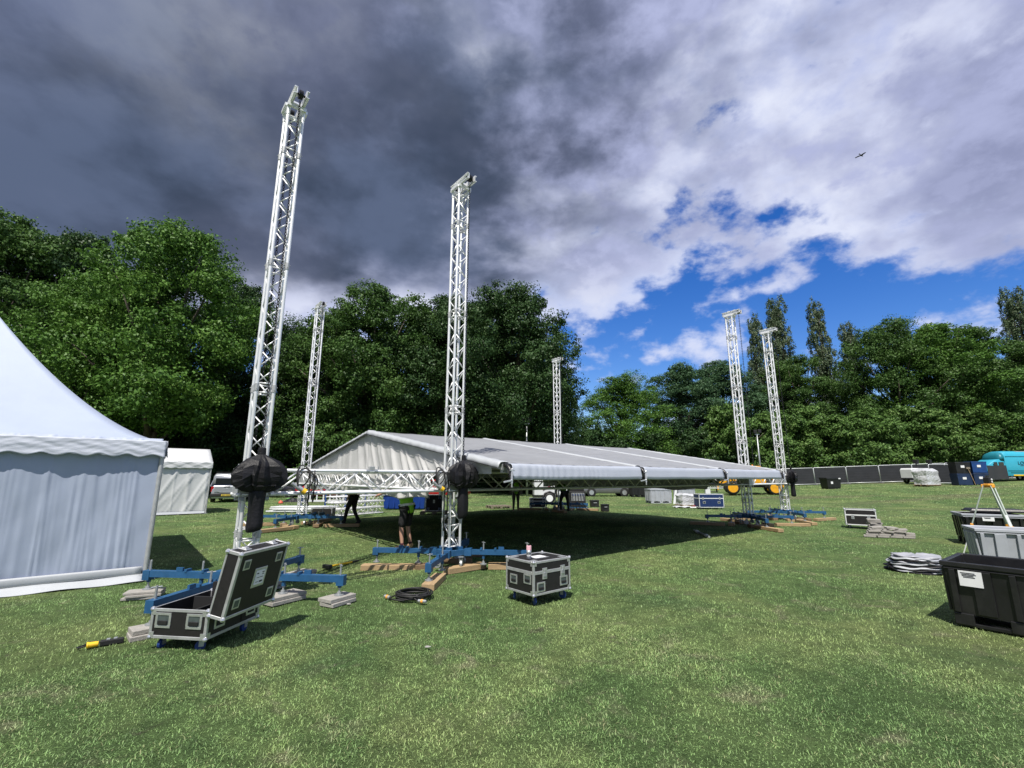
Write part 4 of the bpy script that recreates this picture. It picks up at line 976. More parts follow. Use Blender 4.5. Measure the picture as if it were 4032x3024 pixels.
for k, (x, y) in enumerate(((1345, 2374), (1372, 2381), (1683, 2550))):
    p = G(x, y); rings = [[(.032*math.sin(f*3.14)*math.cos(t)*(1+.3*math.sin(3*t+k)), .022*math.sin(f*3.14)*math.sin(t), .02*f) for t in [6.283*i/8 for i in range(8)]] for f in (.1, .4, .7, .95)]
    tag(put('stone_chip', MB().loft(rings), CHIP, None, loc=p), ('pale broken slab chip beside the slab pair', 'smaller pale slab chip lying clear of the slab pair', 'grey stone lying alone in the foreground grass')[k], 'stone', 'stone chips on the grass')

# ================================================================== crates, bins and tripod at the right
def pallet_box(label, corner, u, v, W_, D_, H_, mat, rimmat=None, feet=.13, paper=None, group='plastic pallet boxes', taper=.05, slots=False, wallt=.035):
    """open plastic pallet box; corner = near rim corner on the ground plan, u, v unit vectors along its sides"""
    c = Vector(corner)+Vector(u)*W_/2+Vector(v)*D_/2; o = thing('pallet_box', label, 'plastic bin', (c.x, c.y, gz(c.x, c.y)), math.atan2(u[1], u[0]), group)
    hw, hd = W_/2, D_/2; sgn = 1 if Vector((u[0], u[1], 0)).cross(Vector((v[0], v[1], 0))).z > 0 else -1
    def ring(e, z): return [(-hw+e, -hd+e, z), (hw-e, -hd+e, z), (hw-e, hd-e, z), (-hw+e, hd-e, z)]
    t = taper
    put('shell', MB().loft([ring(t, feet), ring(t*.35+.012, H_*.90), ring(t*.35+.012, H_-.02), ring(t*.35+wallt, H_-.02), ring(t+wallt, feet+.05)], cap=False).add(ring(t, feet), [(0, 1, 2, 3)]).add(ring(t+wallt, feet+.05), [(0, 1, 2, 3)]), mat, o, bevel=.008)
    for s in (-1, 1):
        put('rim', MB().box((0, s*(hd-.025), H_-.045), (W_-.002, .05, .055)).box((0, s*(hd-.022), H_-.095), (W_-.05, .028, .02)), rimmat or mat, o, bevel=.008)
        put('rim', MB().box((s*(hw-.025), 0, H_-.045), (.05, D_-.102, .053)).box((s*(hw-.022), 0, H_-.095), (.028, D_-.102, .018)), rimmat or mat, o, bevel=.008)
        for k in range(5):                                  # stiffening ribs and panels
            x = -hw+.10+(W_-.2)*k/4; put('rib', MB().bar((x, s*(hd-t*.55), feet+.02), (x, s*(hd-.012), H_*.86), .055 if k % 2 == 0 else .16, .03, up=(0, s, 0)), mat, o, bevel=.006)
            y = -hd+.10+(D_-.2)*k/4; put('rib', MB().bar((s*(hw-t*.55), y, feet+.02), (s*(hw-.012), y, H_*.86), .055 if k % 2 == 0 else .14, .03, up=(s, 0, 0)), mat, o, bevel=.006)
    for y in (-hd+.10, 0, hd-.10):
        put('runner', MB().box((0, y, .02), (W_-.10, .11, .04)), mat, o, bevel=.006)
        for x in (-hw+.14, 0, hw-.14): put('foot', MB().box((x, y, feet/2+.01), (.17, .14, feet)), mat, o, bevel=.008)
    if paper:
        x, z, pw, ph = paper; y = -hd*1 if sgn > 0 else hd; p = put('paper_label', MB().box((x, (-1 if sgn > 0 else 1)*(hd+.006), z), (pw, .003, ph)), PAPER, o)
        for k in range(4): put('print_mark', MB().box((x-pw*.1+(k % 2)*.01, (-1 if sgn > 0 else 1)*(hd+.0085), z+ph*(.36-.09*k)), (pw*(.62 if k < 2 else .5), .002, ph*.05)), INK, p)
    return o
u_ = Vector((.60, -.80, 0)); v_ = Vector((.80, .60, 0))
pallet_box('large scuffed black pallet box with a white paper label', (5.20, 5.90, 0), u_, v_, 1.2, 1.0, .73, BPLAST, paper=(-.34, .54, .20, .17))
pallet_box('light grey plastic pallet box behind the large black one', (8.92, 9.22, 0), Vector((.86, -.51, 0)), Vector((.51, .86, 0)), 1.2, .8, .76, GPLAST, taper=.09)
pallet_box('black pallet box with pale rim behind the surveying tripod', (11.78, 12.45, 0), Vector((.86, -.51, 0)), Vector((.51, .86, 0)), 1.2, 1.0, .80, BPLAST, rimmat=GPLAST, taper=.09, paper=(-.1, .66, .22, .10))
o = thing('bin_lid', 'black plastic lid lying across the pale-rimmed black box', 'lid', (12.75, 12.55, .83), -.5); put('lid_panel', MB().loft([[(-.55, -.30, 0), (.55, -.30, 0), (.55, .30, 0), (-.55, .30, 0)], [(-.50, -.26, .07), (.50, -.26, .07), (.50, .26, .07), (-.50, .26, .07)]]), BPLAST, o, bevel=.015); put('lid_lip', MB().box((0, -.31, .005), (1.12, .03, .04)).box((0, .31, .005), (1.12, .03, .04)), BPLAST, o, bevel=.008)
# tripod with rotating laser
hd = D(3893, 1908, 10.35); TP = thing('survey_tripod', 'surveying tripod with orange head and pale legs behind the grey box', 'tripod', (hd.x, hd.y, 0), .2)
ORANGE = M('orange_alloy', (.80, .36, .04), .45, 0, .08, 8); PALEG = M('pale_green_alloy', (.46, .52, .47), .45, .2, .1, 8)
hz = hd.z; put('head_plate', MB().cyl((0, 0, hz-.02), (0, 0, hz+.02), .10, .095, n=6).cyl((0, 0, hz-.06), (0, 0, hz-.02), .06, n=12), ORANGE, TP, bevel=.006)
for k in range(3):
    a = 2.2+k*2.094; dv = Vector((math.cos(a), math.sin(a), 0)); sd2 = Vector((-dv.y, dv.x, 0)); top = dv*.09+Vector((0, 0, hz-.02)); ft = dv*.62
    put('leg_hinge', MB().box(top+Vector((0, 0, -.01)), (.07, .06, .07), Matrix.Rotation(a, 3, 'Z')), ORANGE, TP, bevel=.008)
    m_ = top.lerp(ft, .56)
    lg = put('leg', MB().cyl(top+sd2*.028, m_+sd2*.020, .012, n=8).cyl(top-sd2*.028, m_-sd2*.020, .012, n=8), PALEG, TP); put('lower_leg', MB().bar(top.lerp(ft, .40), ft, .028, .02), ALU, lg)
    put('clamp', MB().box(m_, (.05, .07, .06), Matrix.Rotation(a, 3, 'Z')), ORANGE, lg, bevel=.006); put('foot_spike', MB().cyl(ft+Vector((0, 0, .03)), ft-Vector((0, 0, .03)), .016, .004, n=8), GALV, lg)
lv = thing('laser_level', 'small black laser level mounted on the orange tripod head', 'level', (hd.x, hd.y, hz+.02), .3)
put('housing', MB().box((0, 0, .07), (.13, .11, .13)), BLACK, lv, bevel=.012); put('turret', MB().cyl((0, 0, .135), (0, 0, .18), .035, n=14), GLASS, lv); put('dial', MB().cyl((.02, -.056, .09), (.02, -.062, .09), .022, n=12).cyl((.02, -.056, .04), (.02, -.062, .04), .018, n=12), PAPER, lv)
# folded tarpaulin
tp = G(3640, 2262); o = thing('folded_tarpaulin', 'folded grey tarpaulin bundle beside the large black pallet box', 'tarpaulin', (tp.x+.12, tp.y+.28, 0), -.45)
for k in range(11):                                          # flattened layers, the upper ones draped over the lower
    a0, b0 = .45-.010*k, .36-.012*k; rings = []
    for zf, rf in ((0, .93), (.3, 1.0), (.7, 1.0), (1.0, .93), (1.15, .78), (1.2, .45), (1.22, .12)):
        ring = []
        for i in range(64):
            t = 6.283*i/64; e_ = 1/(abs(math.cos(t))**3+abs(math.sin(t))**3)**(1/3); r = rf*e_*(1+.05*math.sin(3*t+k*2.7)+.03*math.sin(7*t+k*3.9)+.02*math.sin(13*t-k*1.3)+.012*math.sin(29*t+k))
            ring.append((a0*r*math.cos(t)+.02*math.sin(k*2.2), b0*r*math.sin(t)+.015*math.cos(k*1.3), max(.002, .026*k+.030*zf+.012*math.sin(t*2+1+k*.6)*(k > 0)+.008*math.sin(7*t+k*2)*(k > 0)+(.012*math.sin(9*t+rf*14)+.010*math.sin(4*t-rf*9))*(rf < .9)*(k == 10))))
        rings.append(ring)
    put('fold', MB().loft(rings).mesh('fold', True), (BLACKF, GREYTARP, BLACKF, CANVASW, BLACKF, CANVASW, GREYTARP, BLACKF, CANVASW, GREYTARP, GREYTARP)[k], o)
# loose paving slabs in a heap
sp_ = G(3515, 2120); rg = random.Random(4); n = 0
for row, (cnt, y0) in enumerate(((4, 0), (4, .02), (4, .06), (3, .0), (3, .04), (2, .02))):
    for k in range(cnt):
        o = put('concrete_slab', MB().box((0, 0, .022), (.29, .24, .044)), SLAB, None, loc=(sp_.x-.36+.29*k+.05*row+rg.uniform(-.03, .03), sp_.y+.35+y0-.25*k*.35, .048*row+.002), rot=(rg.uniform(-.05, .05)*(row > 1), rg.uniform(-.10, .10)*(row > 1), -.45+rg.uniform(-.25, .25)), bevel=.005)
        tag(o, ('bottom-layer', 'second-layer', 'third-layer', 'fourth-layer', 'fifth-layer', 'topmost tilted')[row]+' concrete slab in the low heap beside the silver-edged case', 'paving slab', 'heaped concrete slabs'); o['kind'] = 'thing'
for k in range(9):
    o = put('concrete_slab', MB().box((0, 0, .022), (.32, .26, .044)), SLAB, None, loc=(sp_.x+.12+rg.uniform(-.03, .03), sp_.y+.75, .049*k+.03), rot=(0, 0, -.4+rg.uniform(-.2, .2)), bevel=.005); tag(o, ('bottom', 'second lowest', 'third', 'fourth', 'middle', 'sixth', 'seventh', 'second highest', 'top')[k]+' slab of the narrow stack behind the low heap', 'paving slab', 'stacked concrete slabs'); o['kind'] = 'thing'
flight_case('flight case with wide silver edging and two shiny latches beside the slab heap', (12.05, 16.45, 0), math.atan2(-.47, .71), .86, .60, .52, .10, seam=.10+.33, handles=(), latches=(('front', -.22, .27), ('front', .22, .27)), trim=ALU)
# ================================================================== vehicles
def tyre_wheel(par, x, y, r, w, rim, side, name='wheel', rk=.62):
    prof = [(-w/2, r*rk), (-w/2, r*.92), (-w*.36, r), (w*.36, r), (w/2, r*.92), (w/2, r*rk)]; n = 28
    rings = [[(x+rr*math.cos(t), y+yy, r+rr*math.sin(t)) for t in [6.283*i/n for i in range(n)]] for yy, rr in prof]
    o = put(name, MB().loft(rings, cap=False).mesh(name, True), BLACK, par)
    s = side; rp = [(s*w*.50, r*(rk+.01)), (s*w*.46, r*(rk-.05)), (s*w*.10, r*(rk-.12)), (s*w*.08, r*.30), (s*w*.12, r*.10)]
    put('rim', MB().loft([[(x+rr*math.cos(t), y+yy, r+rr*math.sin(t)) for t in [6.283*i/n for i in range(n)]] for yy, rr in rp]).mesh('rim', False), rim, o)
    put('hub', MB().cyl((x, y+s*w*.2, r), (x, y+s*w*.44, r), r*.24, n=14), BLACK, o)
    return o
def car(label, loc, rz, paint, L_=4.4, W_=1.8, H_=1.5, kind='hatch', group='parked cars'):
    """x forward, built from cross-sections along its length"""
    o = thing('parked_car', label, 'car', (loc[0], loc[1], gz(loc[0], loc[1])), rz, group); hl = L_/2; gc = .26
    if kind == 'pickup': top = [(-hl, .80), (-hl+.03, 1.02), (-hl+.06, 1.06), (-.35*hl, 1.06), (.25*hl, 1.06), (.36*hl, 1.08), (hl*.92, .98), (hl, .78)]
    else: top = [(-hl, .72), (-hl+.05, .92), (-hl+.14, .97), (-.4*hl, .98), (.25*hl, .96), (.40*hl, .94), (hl*.93, .76), (hl, .55)]
    rings = []
    for x, z in top:
        f = 1-.10*(abs(x)/hl)**4; w = W_/2*f
        rings.append([(x, -w*.94, gc), (x, -w, gc+.14), (x, -w, z*.72), (x, -w*.95, z-.04), (x, -w*.86, z), (x, w*.86, z), (x, w*.95, z-.04), (x, w, z*.72), (x, w, gc+.14), (x, w*.94, gc)])
    put('body', MB().loft(rings).mesh('body', True), paint, o, bevel=.02)
    if kind == 'pickup': cab = [(-hl+.08, 1.03, 1.06), (-hl+.20, 1.50, .90), (-hl+.45, H_, .84), (.05*hl, H_, .82), (.40*hl, 1.08, .92)]
    else: cab = [(-hl+.12, .95, .92), (-hl+.45, H_-.10, .84), (-hl+.75, H_, .80), (.05*hl, H_-.02, .80), (.46*hl, .93, .92)]
    zb = cab[0][1]
    def cabring(e, dz):
        return [[(x, -W_/2*.93*.98+e, zb-.06), (x, -W_/2*wf*.96+e*.8, max(zb-.03, z-.06+dz)), (x, -W_/2*wf*.80+e*.5, max(zb-.02, z+dz)), (x, W_/2*wf*.80-e*.5, max(zb-.02, z+dz)), (x, W_/2*wf*.96-e*.8, max(zb-.03, z-.06+dz)), (x, W_/2*.93*.98-e, zb-.06)] for x, z, wf in cab]
    g = put('glasshouse', MB().loft(cabring(0., -.03)).mesh('glasshouse', True), GLASS, o)
    xs = [c[0] for c in cab]; put('roof_skin', MB().loft([[(x, -W_/2*.78, H_-.03), (x, -W_/2*.70, H_+.012), (x, W_/2*.70, H_+.012), (x, W_/2*.78, H_-.03)] for x in (xs[1]+.18, xs[2], xs[3]-.02)]).mesh('roof', True), paint, o)
    for s in (-1, 1):
        for k in range(len(cab)-1):
            if k in (0, 3) or True:
                a = Vector((cab[k][0], s*W_/2*cab[k][2]*.945, max(zb-.03, cab[k][1]-.06))); b = Vector((cab[k+1][0], s*W_/2*cab[k+1][2]*.945, max(zb-.03, cab[k+1][1]-.06))); put('pillar', MB().bar(a, b, .05, .07), paint, o, bevel=.01)
        put('pillar', MB().bar((-.12*hl, s*W_/2*.925, zb-.05), (-.16*hl, s*W_/2*.80, H_-.05), .04, .07), BLACK, o)
        put('rear_light', MB().box((-hl+.05, s*(W_/2*.86), zb-.20), (.08, .16, .34)), M('red_lens', (.35, .01, .015), .15, spec=.7), o, bevel=.02)
        put('headlight', MB().box((hl-.10, s*(W_/2*.72), .64), (.16, .34, .14)), M('clear_lens', (.6, .62, .65), .1, spec=.8), o, bevel=.03)
        put('mirror', MB().box((.28*hl, s*(W_/2+.08), zb+.06), (.10, .18, .13)), paint, o, bevel=.03)
        for x in (-.62*hl, .62*hl):
            put('wheel_arch', MB().cyl((x, s*(W_/2-.14), .34), (x, s*(W_/2+.004), .34), .39, n=24), BLACK, o); tyre_wheel(o, x, s*(W_/2-.10), .33, .21, CHROME, s)
    put('rear_bumper', MB().box((-hl-.02, 0, .47), (.16, W_*.94, .20)), BLACK if kind == 'pickup' else paint, o, bevel=.04); put('front_bumper', MB().box((hl-.02, 0, .45), (.14, W_*.9, .20)), paint, o, bevel=.04)
    pl = put('number_plate', MB().box((-hl-.108, 0, .47), (.012, .52, .11)), M('plate_yellow', (.62, .46, .06), .4), o)
    for k in range(7): put('plate_character', MB().box((-hl-.116, -.20+.062*k+(.02 if k > 3 else 0), .47), (.003, .035, .06)), INK, pl)
    if kind == 'pickup':
        put('tailgate_panel', MB().box((-hl-.012, 0, .82), (.03, W_*.74, .36)), paint, o, bevel=.02); put('tailgate_crease', MB().bar((-hl-.03, -.55, .72), (-hl-.03, -.32, .64), .02, .03).bar((-hl-.03, -.32, .64), (-hl-.03, .32, .64), .02, .03).bar((-hl-.03, .32, .64), (-hl-.03, .55, .72), .02, .03), CHROME, o); put('tailgate_handle', MB().box((-hl-.03, 0, .99), (.03, .36, .07)), BLACK, o, bevel=.01); put('emblem', MB().box((-hl-.032, 0, .86), (.012, .12, .06)), CHROME, o, bevel=.01)
        put('canopy_shell', MB().loft([[(x, -W_/2*f, 1.04), (x, -W_/2*f*.93, z-.10), (x, -W_/2*f*.82, z), (x, W_/2*f*.82, z), (x, W_/2*f*.93, z-.10), (x, W_/2*f, 1.04)] for x, z, f in ((-hl+.12, H_-.10, .93), (-hl+.3, H_+.02, .92), (-.05*hl, H_+.02, .92))]).mesh('canopy', True), paint, o); put('canopy_window', MB().box((-hl+.13, 0, 1.32), (.05, W_*.74, .42)), GLASS, o, bevel=.04)
        put('roof_rack', MB().bar((-hl+.4, -W_*.38, H_+.10), (.1, -W_*.38, H_+.10), .05, .05).bar((-hl+.4, W_*.38, H_+.10), (.1, W_*.38, H_+.10), .05, .05).bar((-hl+.42, -W_*.4, H_+.10), (-hl+.42, W_*.4, H_+.10), .04, .03), BLACK, o)
    return o
SILVER = M('silver_car_paint', (.42, .44, .47), .3, .5, .04, 2, coat=.5); DKGREY = M('grey_car_paint', (.16, .165, .17), .3, .4, .05, 2, coat=.5)
p = D(850, 1975, 30.); car('silver pickup with a canopy, its rear facing out between the small tent and the tower', (p.x-.6, p.y+2.6), math.pi/2+.42, SILVER, 5.2, 1.85, 1.80, 'pickup')
p = D(1290, 1945, 36.); car('red car parked behind the stacked trusses and ladder', (p.x, p.y), .15, RED, 4.3, 1.75, 1.42)
p = D(1740, 1945, 37.); car('red car parked beyond the flight case that stands upright on a pallet', (p.x, p.y), -.1, RED, 4.2, 1.75, 1.42)
p = D(2385, 1950, 42.); car('grey estate car side-on, seen under the eave truss', (p.x, p.y), math.pi+.05, DKGREY, 4.7, 1.8, 1.48)
p = D(1085, 1950, 38.); car('dark car half hidden behind the wing truss and the rear tower', (p.x, p.y), .1, M('black_car_paint', (.02, .02, .025), .3, .3, coat=.5), 4.4, 1.8, 1.45)

# ---- yellow telehandler
p = D(2968, 1952, 41.); TH = thing('telehandler', 'yellow telehandler with big yellow wheel rims, parked behind the outermost towers', 'telehandler', (p.x, p.y, gz(p.x, p.y)), math.radians(161))
for x in (-1.55, 1.70):
    for s in (-1, 1):
        tyre_wheel(TH, x, s*.95, .56, .42, YEL, s, rk=.70)
put('chassis', MB().box((0, 0, .78), (3.9, .95, .40)), BLACK, TH, bevel=.03)
put('engine_cover', MB().loft([[(x, y0, .95), (x, y0, z), (x, y1, z+.05), (x, y1, .95)] for x, z, y0, y1 in ((-.9, 1.40, .25, 1.05), (.9, 1.38, .25, 1.05), (1.2, 1.20, .3, 1.0))]), YEL, TH, bevel=.04)
put('cab_frame', MB().box((-.15, -.62, 1.0), (1.35, .80, .5)).bar((-.8, -.28, 1.2), (-.7, -.30, 2.35), .06, .06).bar((-.8, -.98, 1.2), (-.7, -.96, 2.35), .06, .06).bar((.5, -.28, 1.2), (.35, -.30, 2.35), .06, .06).bar((.5, -.98, 1.2), (.35, -.96, 2.35), .06, .06), BLACK, TH, bevel=.02)
put('cab_roof', MB().box((-.18, -.63, 2.38), (1.25, .85, .08)), YEL, TH, bevel=.03); put('cab_glass', MB().loft([[(-.76, -.96, 1.25), (.46, -.96, 1.25), (.46, -.30, 1.25), (-.76, -.30, 1.25)], [(-.68, -.94, 2.34), (.33, -.94, 2.34), (.33, -.32, 2.34), (-.68, -.32, 2.34)]]), GLASS, TH)
put('boom', MB().bar((-1.95, .02, 1.62), (2.1, .02, 1.20), .30, .34), YEL, TH, bevel=.03); put('boom_inner', MB().bar((1.9, .02, 1.22), (2.75, .02, .85), .24, .26), YEL, TH, bevel=.02)
put('counterweight', MB().box((-2.05, 0, .95), (.45, 1.5, .75)), YEL, TH, bevel=.08); put('boom_pivot', MB().box((-1.75, .02, 1.45), (.5, .55, .5)), YEL, TH, bevel=.05)
fk = put('fork_carriage', MB().box((2.85, 0, .62), (.12, 1.15, .55)), YEL, TH, bevel=.03)
for s in (-1, 1): put('fork_tine', MB().box((3.4, s*.38, .16), (1.1, .11, .05)).box((2.93, s*.38, .45), (.06, .11, .6)), BLACK, fk, bevel=.01)
for s in (-1, 1): put('mudguard', MB().tube([(-1.55+.66*math.cos(t), s*.92, .58+.66*math.sin(t)) for t in (.4, .9, 1.57, 2.2, 2.8)], .05, 6), BLACK, TH)
put('beacon', MB().cyl((-.2, -.6, 2.42), (-.2, -.6, 2.55), .06, n=12), M('orange_lens', (.8, .3, .02), .2), TH)

# ---- turquoise food van
TEAL = M('turquoise_paint', (.035, .36, .50), .35, 0, .06, 2, coat=.3); TEALD = M('turquoise_paint_dark', (.012, .17, .22), .4, 0, .06, 2)
fv = D(3985, 1890, 45.); FV = thing('food_van', 'turquoise vintage food van with curved roof and lettering on its side', 'van', (fv.x, fv.y+.3, gz(fv.x, fv.y)), math.radians(176))
def vsec(x, w, zb, zs, zt): return [(x, -w, zb), (x, -w, zs), (x, -w*.86, zt-.10), (x, -w*.5, zt), (x, w*.5, zt), (x, w*.86, zt-.10), (x, w, zs), (x, w, zb)]
put('body', MB().loft([vsec(x, w, .45, zs, zt) for x, w, zs, zt in ((-2.9, .98, 2.25, 2.62), (-2.75, 1.02, 2.35, 2.78), (.6, 1.02, 2.35, 2.80), (.95, 1.0, 2.3, 2.70))]).mesh('body', True), TEAL, FV, bevel=.02)
put('roof_front', MB().loft([vsec(x, w, 1.9, zs, zt) for x, w, zs, zt in ((.95, 1.0, 2.28, 2.70), (1.2, .95, 2.2, 2.52), (1.35, .85, 2.05, 2.25))]).mesh('roof_front', True), TEALD, FV)
put('cab', MB().loft([[(x, -w, .45), (x, -w, z*.72), (x, -w*.9, z), (x, w*.9, z), (x, w, z*.72), (x, w, .45)] for x, w, z in ((.95, 1.0, 2.05), (1.5, .98, 2.0), (2.0, .92, 1.72), (2.5, .82, 1.30), (2.75, .70, 1.05))]).mesh('cab', True), TEAL, FV, bevel=.02)
for s in (-1, 1):
    for a, b in ((1.05, 1.50), (1.62, 1.95)): put('side_window', MB().box(((a+b)/2, s*.985, 1.58), (b-a, .03, .34)), GLASS, FV, bevel=.03)
    put('flank_moulding', MB().box((-1.0, s*1.03, .95), (3.6, .03, .05)).box((-1.0, s*1.03, 2.28), (3.7, .035, .04)), TEALD, FV); put('side_skirt', MB().box((-.9, s*1.0, .52), (2.6, .06, .12)), YELP, FV); put('flank_panel', MB().box((-1.0, s*1.028, .78), (3.2, .02, .14)), TEALD, FV, bevel=.03)
    for x in (-1.9, 1.75): tyre_wheel(FV, x, s*.88, .34, .2, CHROME, s)
    put('roof_sign', MB().box((-1.3, s*.80, 2.72), (2.0, .02, .12), Matrix.Rotation(-s*.75, 3, 'X')), PAPER, FV)
    put('headlight', MB().cyl((2.5, s*.62, 1.0), (2.78, s*.62, .98), .13, n=16), CHROME, FV)
put('windscreen', MB().bar((1.62, 0, 1.86), (1.98, 0, 1.42), 1.5, .03), GLASS, FV); put('dark_sheet', MB().grid(lambda u, v: (.95+1.75*u, 1.06+.05*math.sin(u*9)+.03*v, 1.42-1.30*v+.02*math.sin(u*7)), 20, 8), M('black_sheet', (.03, .032, .035), .6, 0, .1, 4, .3, 8), FV, solid=.01)
def text_mesh(body, size, ext=.008):
    cu = bpy.data.curves.new('lettering', 'FONT'); cu.body = body; cu.size = size; cu.extrude = ext; cu.align_x = 'LEFT'
    to = bpy.data.objects.new('lettering', cu); COL.objects.link(to); dg = bpy.context.evaluated_depsgraph_get(); me = bpy.data.meshes.new_from_object(to.evaluated_get(dg)); bpy.data.objects.remove(to); me.name = 'lettering'; return me
DKT = M('dark_teal_lettering', (.01, .06, .09), .6)
put('lettering', text_mesh('LOS CH', .42), DKT, FV, loc=(-.15, 1.045, 1.52), rot=(math.pi/2, 0, math.pi)); put('lettering_rule', MB().box((-1.3, 1.04, 1.42), (1.9, .012, .04)), DKT, FV)

# ---- mobile lighting generator trailer
def trailer(label, loc, rz, wm, L_=2.0, H_=1.05):
    o = thing('generator_trailer', label, 'generator', (loc[0], loc[1], gz(loc[0], loc[1])), rz, 'site generators')
    put('canopy', MB().loft([[(x, -.55, .52), (x, -.58, z-.08), (x, -.5, z), (x, .5, z), (x, .58, z-.08), (x, .55, .52)] for x, z in ((-L_/2, .52+H_*.85), (-L_/2+.08, .52+H_), (L_/2-.10, .52+H_), (L_/2, .52+H_*.8))]), wm, o, bevel=.03)
    put('chassis', MB().box((0, 0, .46), (L_+.1, 1.0, .12)).bar((L_/2, 0, .46), (L_/2+1.0, 0, .42), .09, .09), BLACK, o)
    for s in (-1, 1):
        for wx in ((-.1,) if L_ < 3 else (-1.1, 1.25)):
            tyre_wheel(o, wx, s*.62, .34, .18, PAPER, s); put('mudguard', MB().tube([(wx+.41*math.cos(t), s*.62, .34+.41*math.sin(t)) for t in (.2, .8, 1.57, 2.3, 2.9)], .06, 6), BLACK, o)
        put('side_decal', MB().bar((-.5, s*.585, .85), (.2, s*.585, 1.25), .01, .06), M('maroon_decal', (.20, .03, .06), .5), o); put('vent', MB().box((.62, s*.582, 1.0), (.34, .012, .36)), BLACK, o)
    put('jockey_wheel', MB().cyl((L_/2+.8, -.04, .12), (L_/2+.8, .04, .12), .12, n=14).cyl((L_/2+.8, 0, .12), (L_/2+.8, 0, .75), .025, n=8), GALV, o)
    return o
WHITEP = M('white_painted_steel', (.66, .67, .68), .35, 0, .06, 3, dirt=.2, dirtc=(.4, .38, .34))
p = D(3632, 1899, 46.); tr1 = trailer('white lighting trailer with two black lamp heads folded above, by the fence', (p.x, p.y), .2, WHITEP, 3.6, .95)
for x in (-.4, 1.2):
    f_ = put('lamp_mast', MB().cyl((x, 0, 1.4), (x, 0, 2.05), .05, n=10), BLACK, tr1); put('lamp_head', MB().box((x, 0, 2.15), (.22, .45, .32)).box((x+.25, .1, 2.02), (.18, .3, .25)), BLACK, f_, bevel=.03)
p = D(2165, 1978, 30.5); trailer('white generator box on wheels under the far side of the roof', (p.x, p.y), .05, WHITEP, 2.1, 1.2)

# ================================================================== fence panels with black scrim
SCRIM = M('black_scrim', (.020, .022, .026), .75, 0, .25, 3, .3, 30, stretch=(.4, 1, 6))
def fence_proto():
    o = thing('fence_panel', '-', 'fence panel')
    Lp, Hp, r = 3.45, 2.0, .032; pts = []
    for x, z, in ((-Lp/2, .14), (-Lp/2, Hp-.12), (-Lp/2+.035, Hp-.035), (-Lp/2+.12, Hp), (Lp/2-.12, Hp), (Lp/2-.035, Hp-.035), (Lp/2, Hp-.12), (Lp/2, .14)): pts.append((x, 0, z))
    put('frame', MB().tube(pts, r, 8).cyl((-Lp/2, 0, .16), (Lp/2, 0, .16), r, n=8).mesh('frame', True), FGALV, o)
    put('scrim', MB().grid(lambda u, v: ((u-.5)*(Lp-.08), .012*math.sin(u*13)*math.sin(v*6), .20+(Hp-.26)*v), 24, 10), SCRIM, o)
    for k in range(6):
        z = .36+k*.29; put('crease_band', MB().bar((-Lp/2+.05, -.018, z), (Lp/2-.05, -.018, z), .004, .018), M('scrim_band', (.05, .053, .06), .7), o)
    for s in (-1, 1):
        put('leg_tube', MB().cyl((s*(Lp/2-.0), 0, .02), (s*(Lp/2), 0, .16), r, n=8), GALV, o); put('foot_block', MB().box((s*(Lp/2), 0, .06), (.22, .62, .12)), M('grey_rubber_foot', (.10, .10, .10), .8), o, bevel=.02)
    return o
FLB = ['partly hidden behind the roof eave', 'behind the front of the telehandler', 'behind the telehandler wheels', 'behind the outermost tower and its hoist cover', 'just left of the black crate by the hedge', 'directly behind the lone black crate', 'between the lone black crate and the lighting trailer', 'behind the white lighting trailer', 'behind the wrapped pallet', 'behind the stacked blue crates', 'behind the turquoise van']
fp = fence_proto(); first = True
fl = [D(px, 1900, dpt) for px, dpt in ((2840, 52), (2960, 51.5), (3085, 51), (3211, 50.5), (3340, 50), (3470, 49.5), (3602, 49), (3733, 48.5), (3860, 48.2), (3990, 48), (4120, 47.8), (4250, 47.5))]
for i in range(len(fl)-1):
    a, b = fl[i], fl[i+1]; o = fp if first else copy_tree(fp); first = False; c = (a+b)/2
    o.location = (c.x, c.y, min(gz(a.x, a.y), gz(b.x, b.y))+.0); o.rotation_euler = (0, -math.atan2(gz(b.x, b.y)-gz(a.x, a.y), (b-a).length)*.9, math.atan2(b.y-a.y, b.x-a.x)); o.scale = ((b-a).xy.length/3.49, 1, .93)
    tag(o, 'black scrim fence panel '+FLB[i], 'fence panel', 'fence panels along the field edge')
o = copy_tree(fp); a, b = D(3640, 1905, 43.5), D(3722, 1905, 44.5); c = (a+b)/2; o.location = (c.x+1.2, c.y, gz(c.x, c.y)); o.rotation_euler = (0, 0, .12); tag(o, 'temporary fence panel standing loose in front of the fence row, behind the wrapped pallet', 'fence panel', 'fence panels along the field edge'); o.scale = (1, 1, .93)

# ================================================================== site clutter
def wrapped_pallet(label, loc, rz, w, d_, h, seed, mat=SILVERW):
    o = thing('wrapped_pallet', label, 'wrapped pallet', (loc[0], loc[1], gz(loc[0], loc[1])), rz, 'goods wrapped in clear film'); rg = random.Random(seed); rings = []
    for k in range(14):
        f = k/13; ring = []
        for i in range(48):
            t = 6.283*i/48; c, s = math.cos(t), math.sin(t); q = 1/max(abs(c), abs(s))**.8; r = q*(1+rg.uniform(-.022, .022)+.03*math.sin(3*t+seed+k*.35)+.02*math.sin(k*1.1+seed))
            r *= (1 if f < .86 else 1-(f-.86)*2.6); ring.append((w/2*r*c, d_/2*r*s, .13+(h-.13)*f+.03*math.sin(3*t+seed)*(f > .8)))
        rings.append(ring)
    put('film', MB().loft(rings), mat, o)
    put('pallet', MB().box((0, 0, .115), (w*1.02, d_*1.02, .03)).box((0, -d_*.42, .05), (w, .1, .10)).box((0, d_*.42, .05), (w, .1, .10)).box((0, 0, .05), (w, .1, .10)), TIMBER, o)
    return o
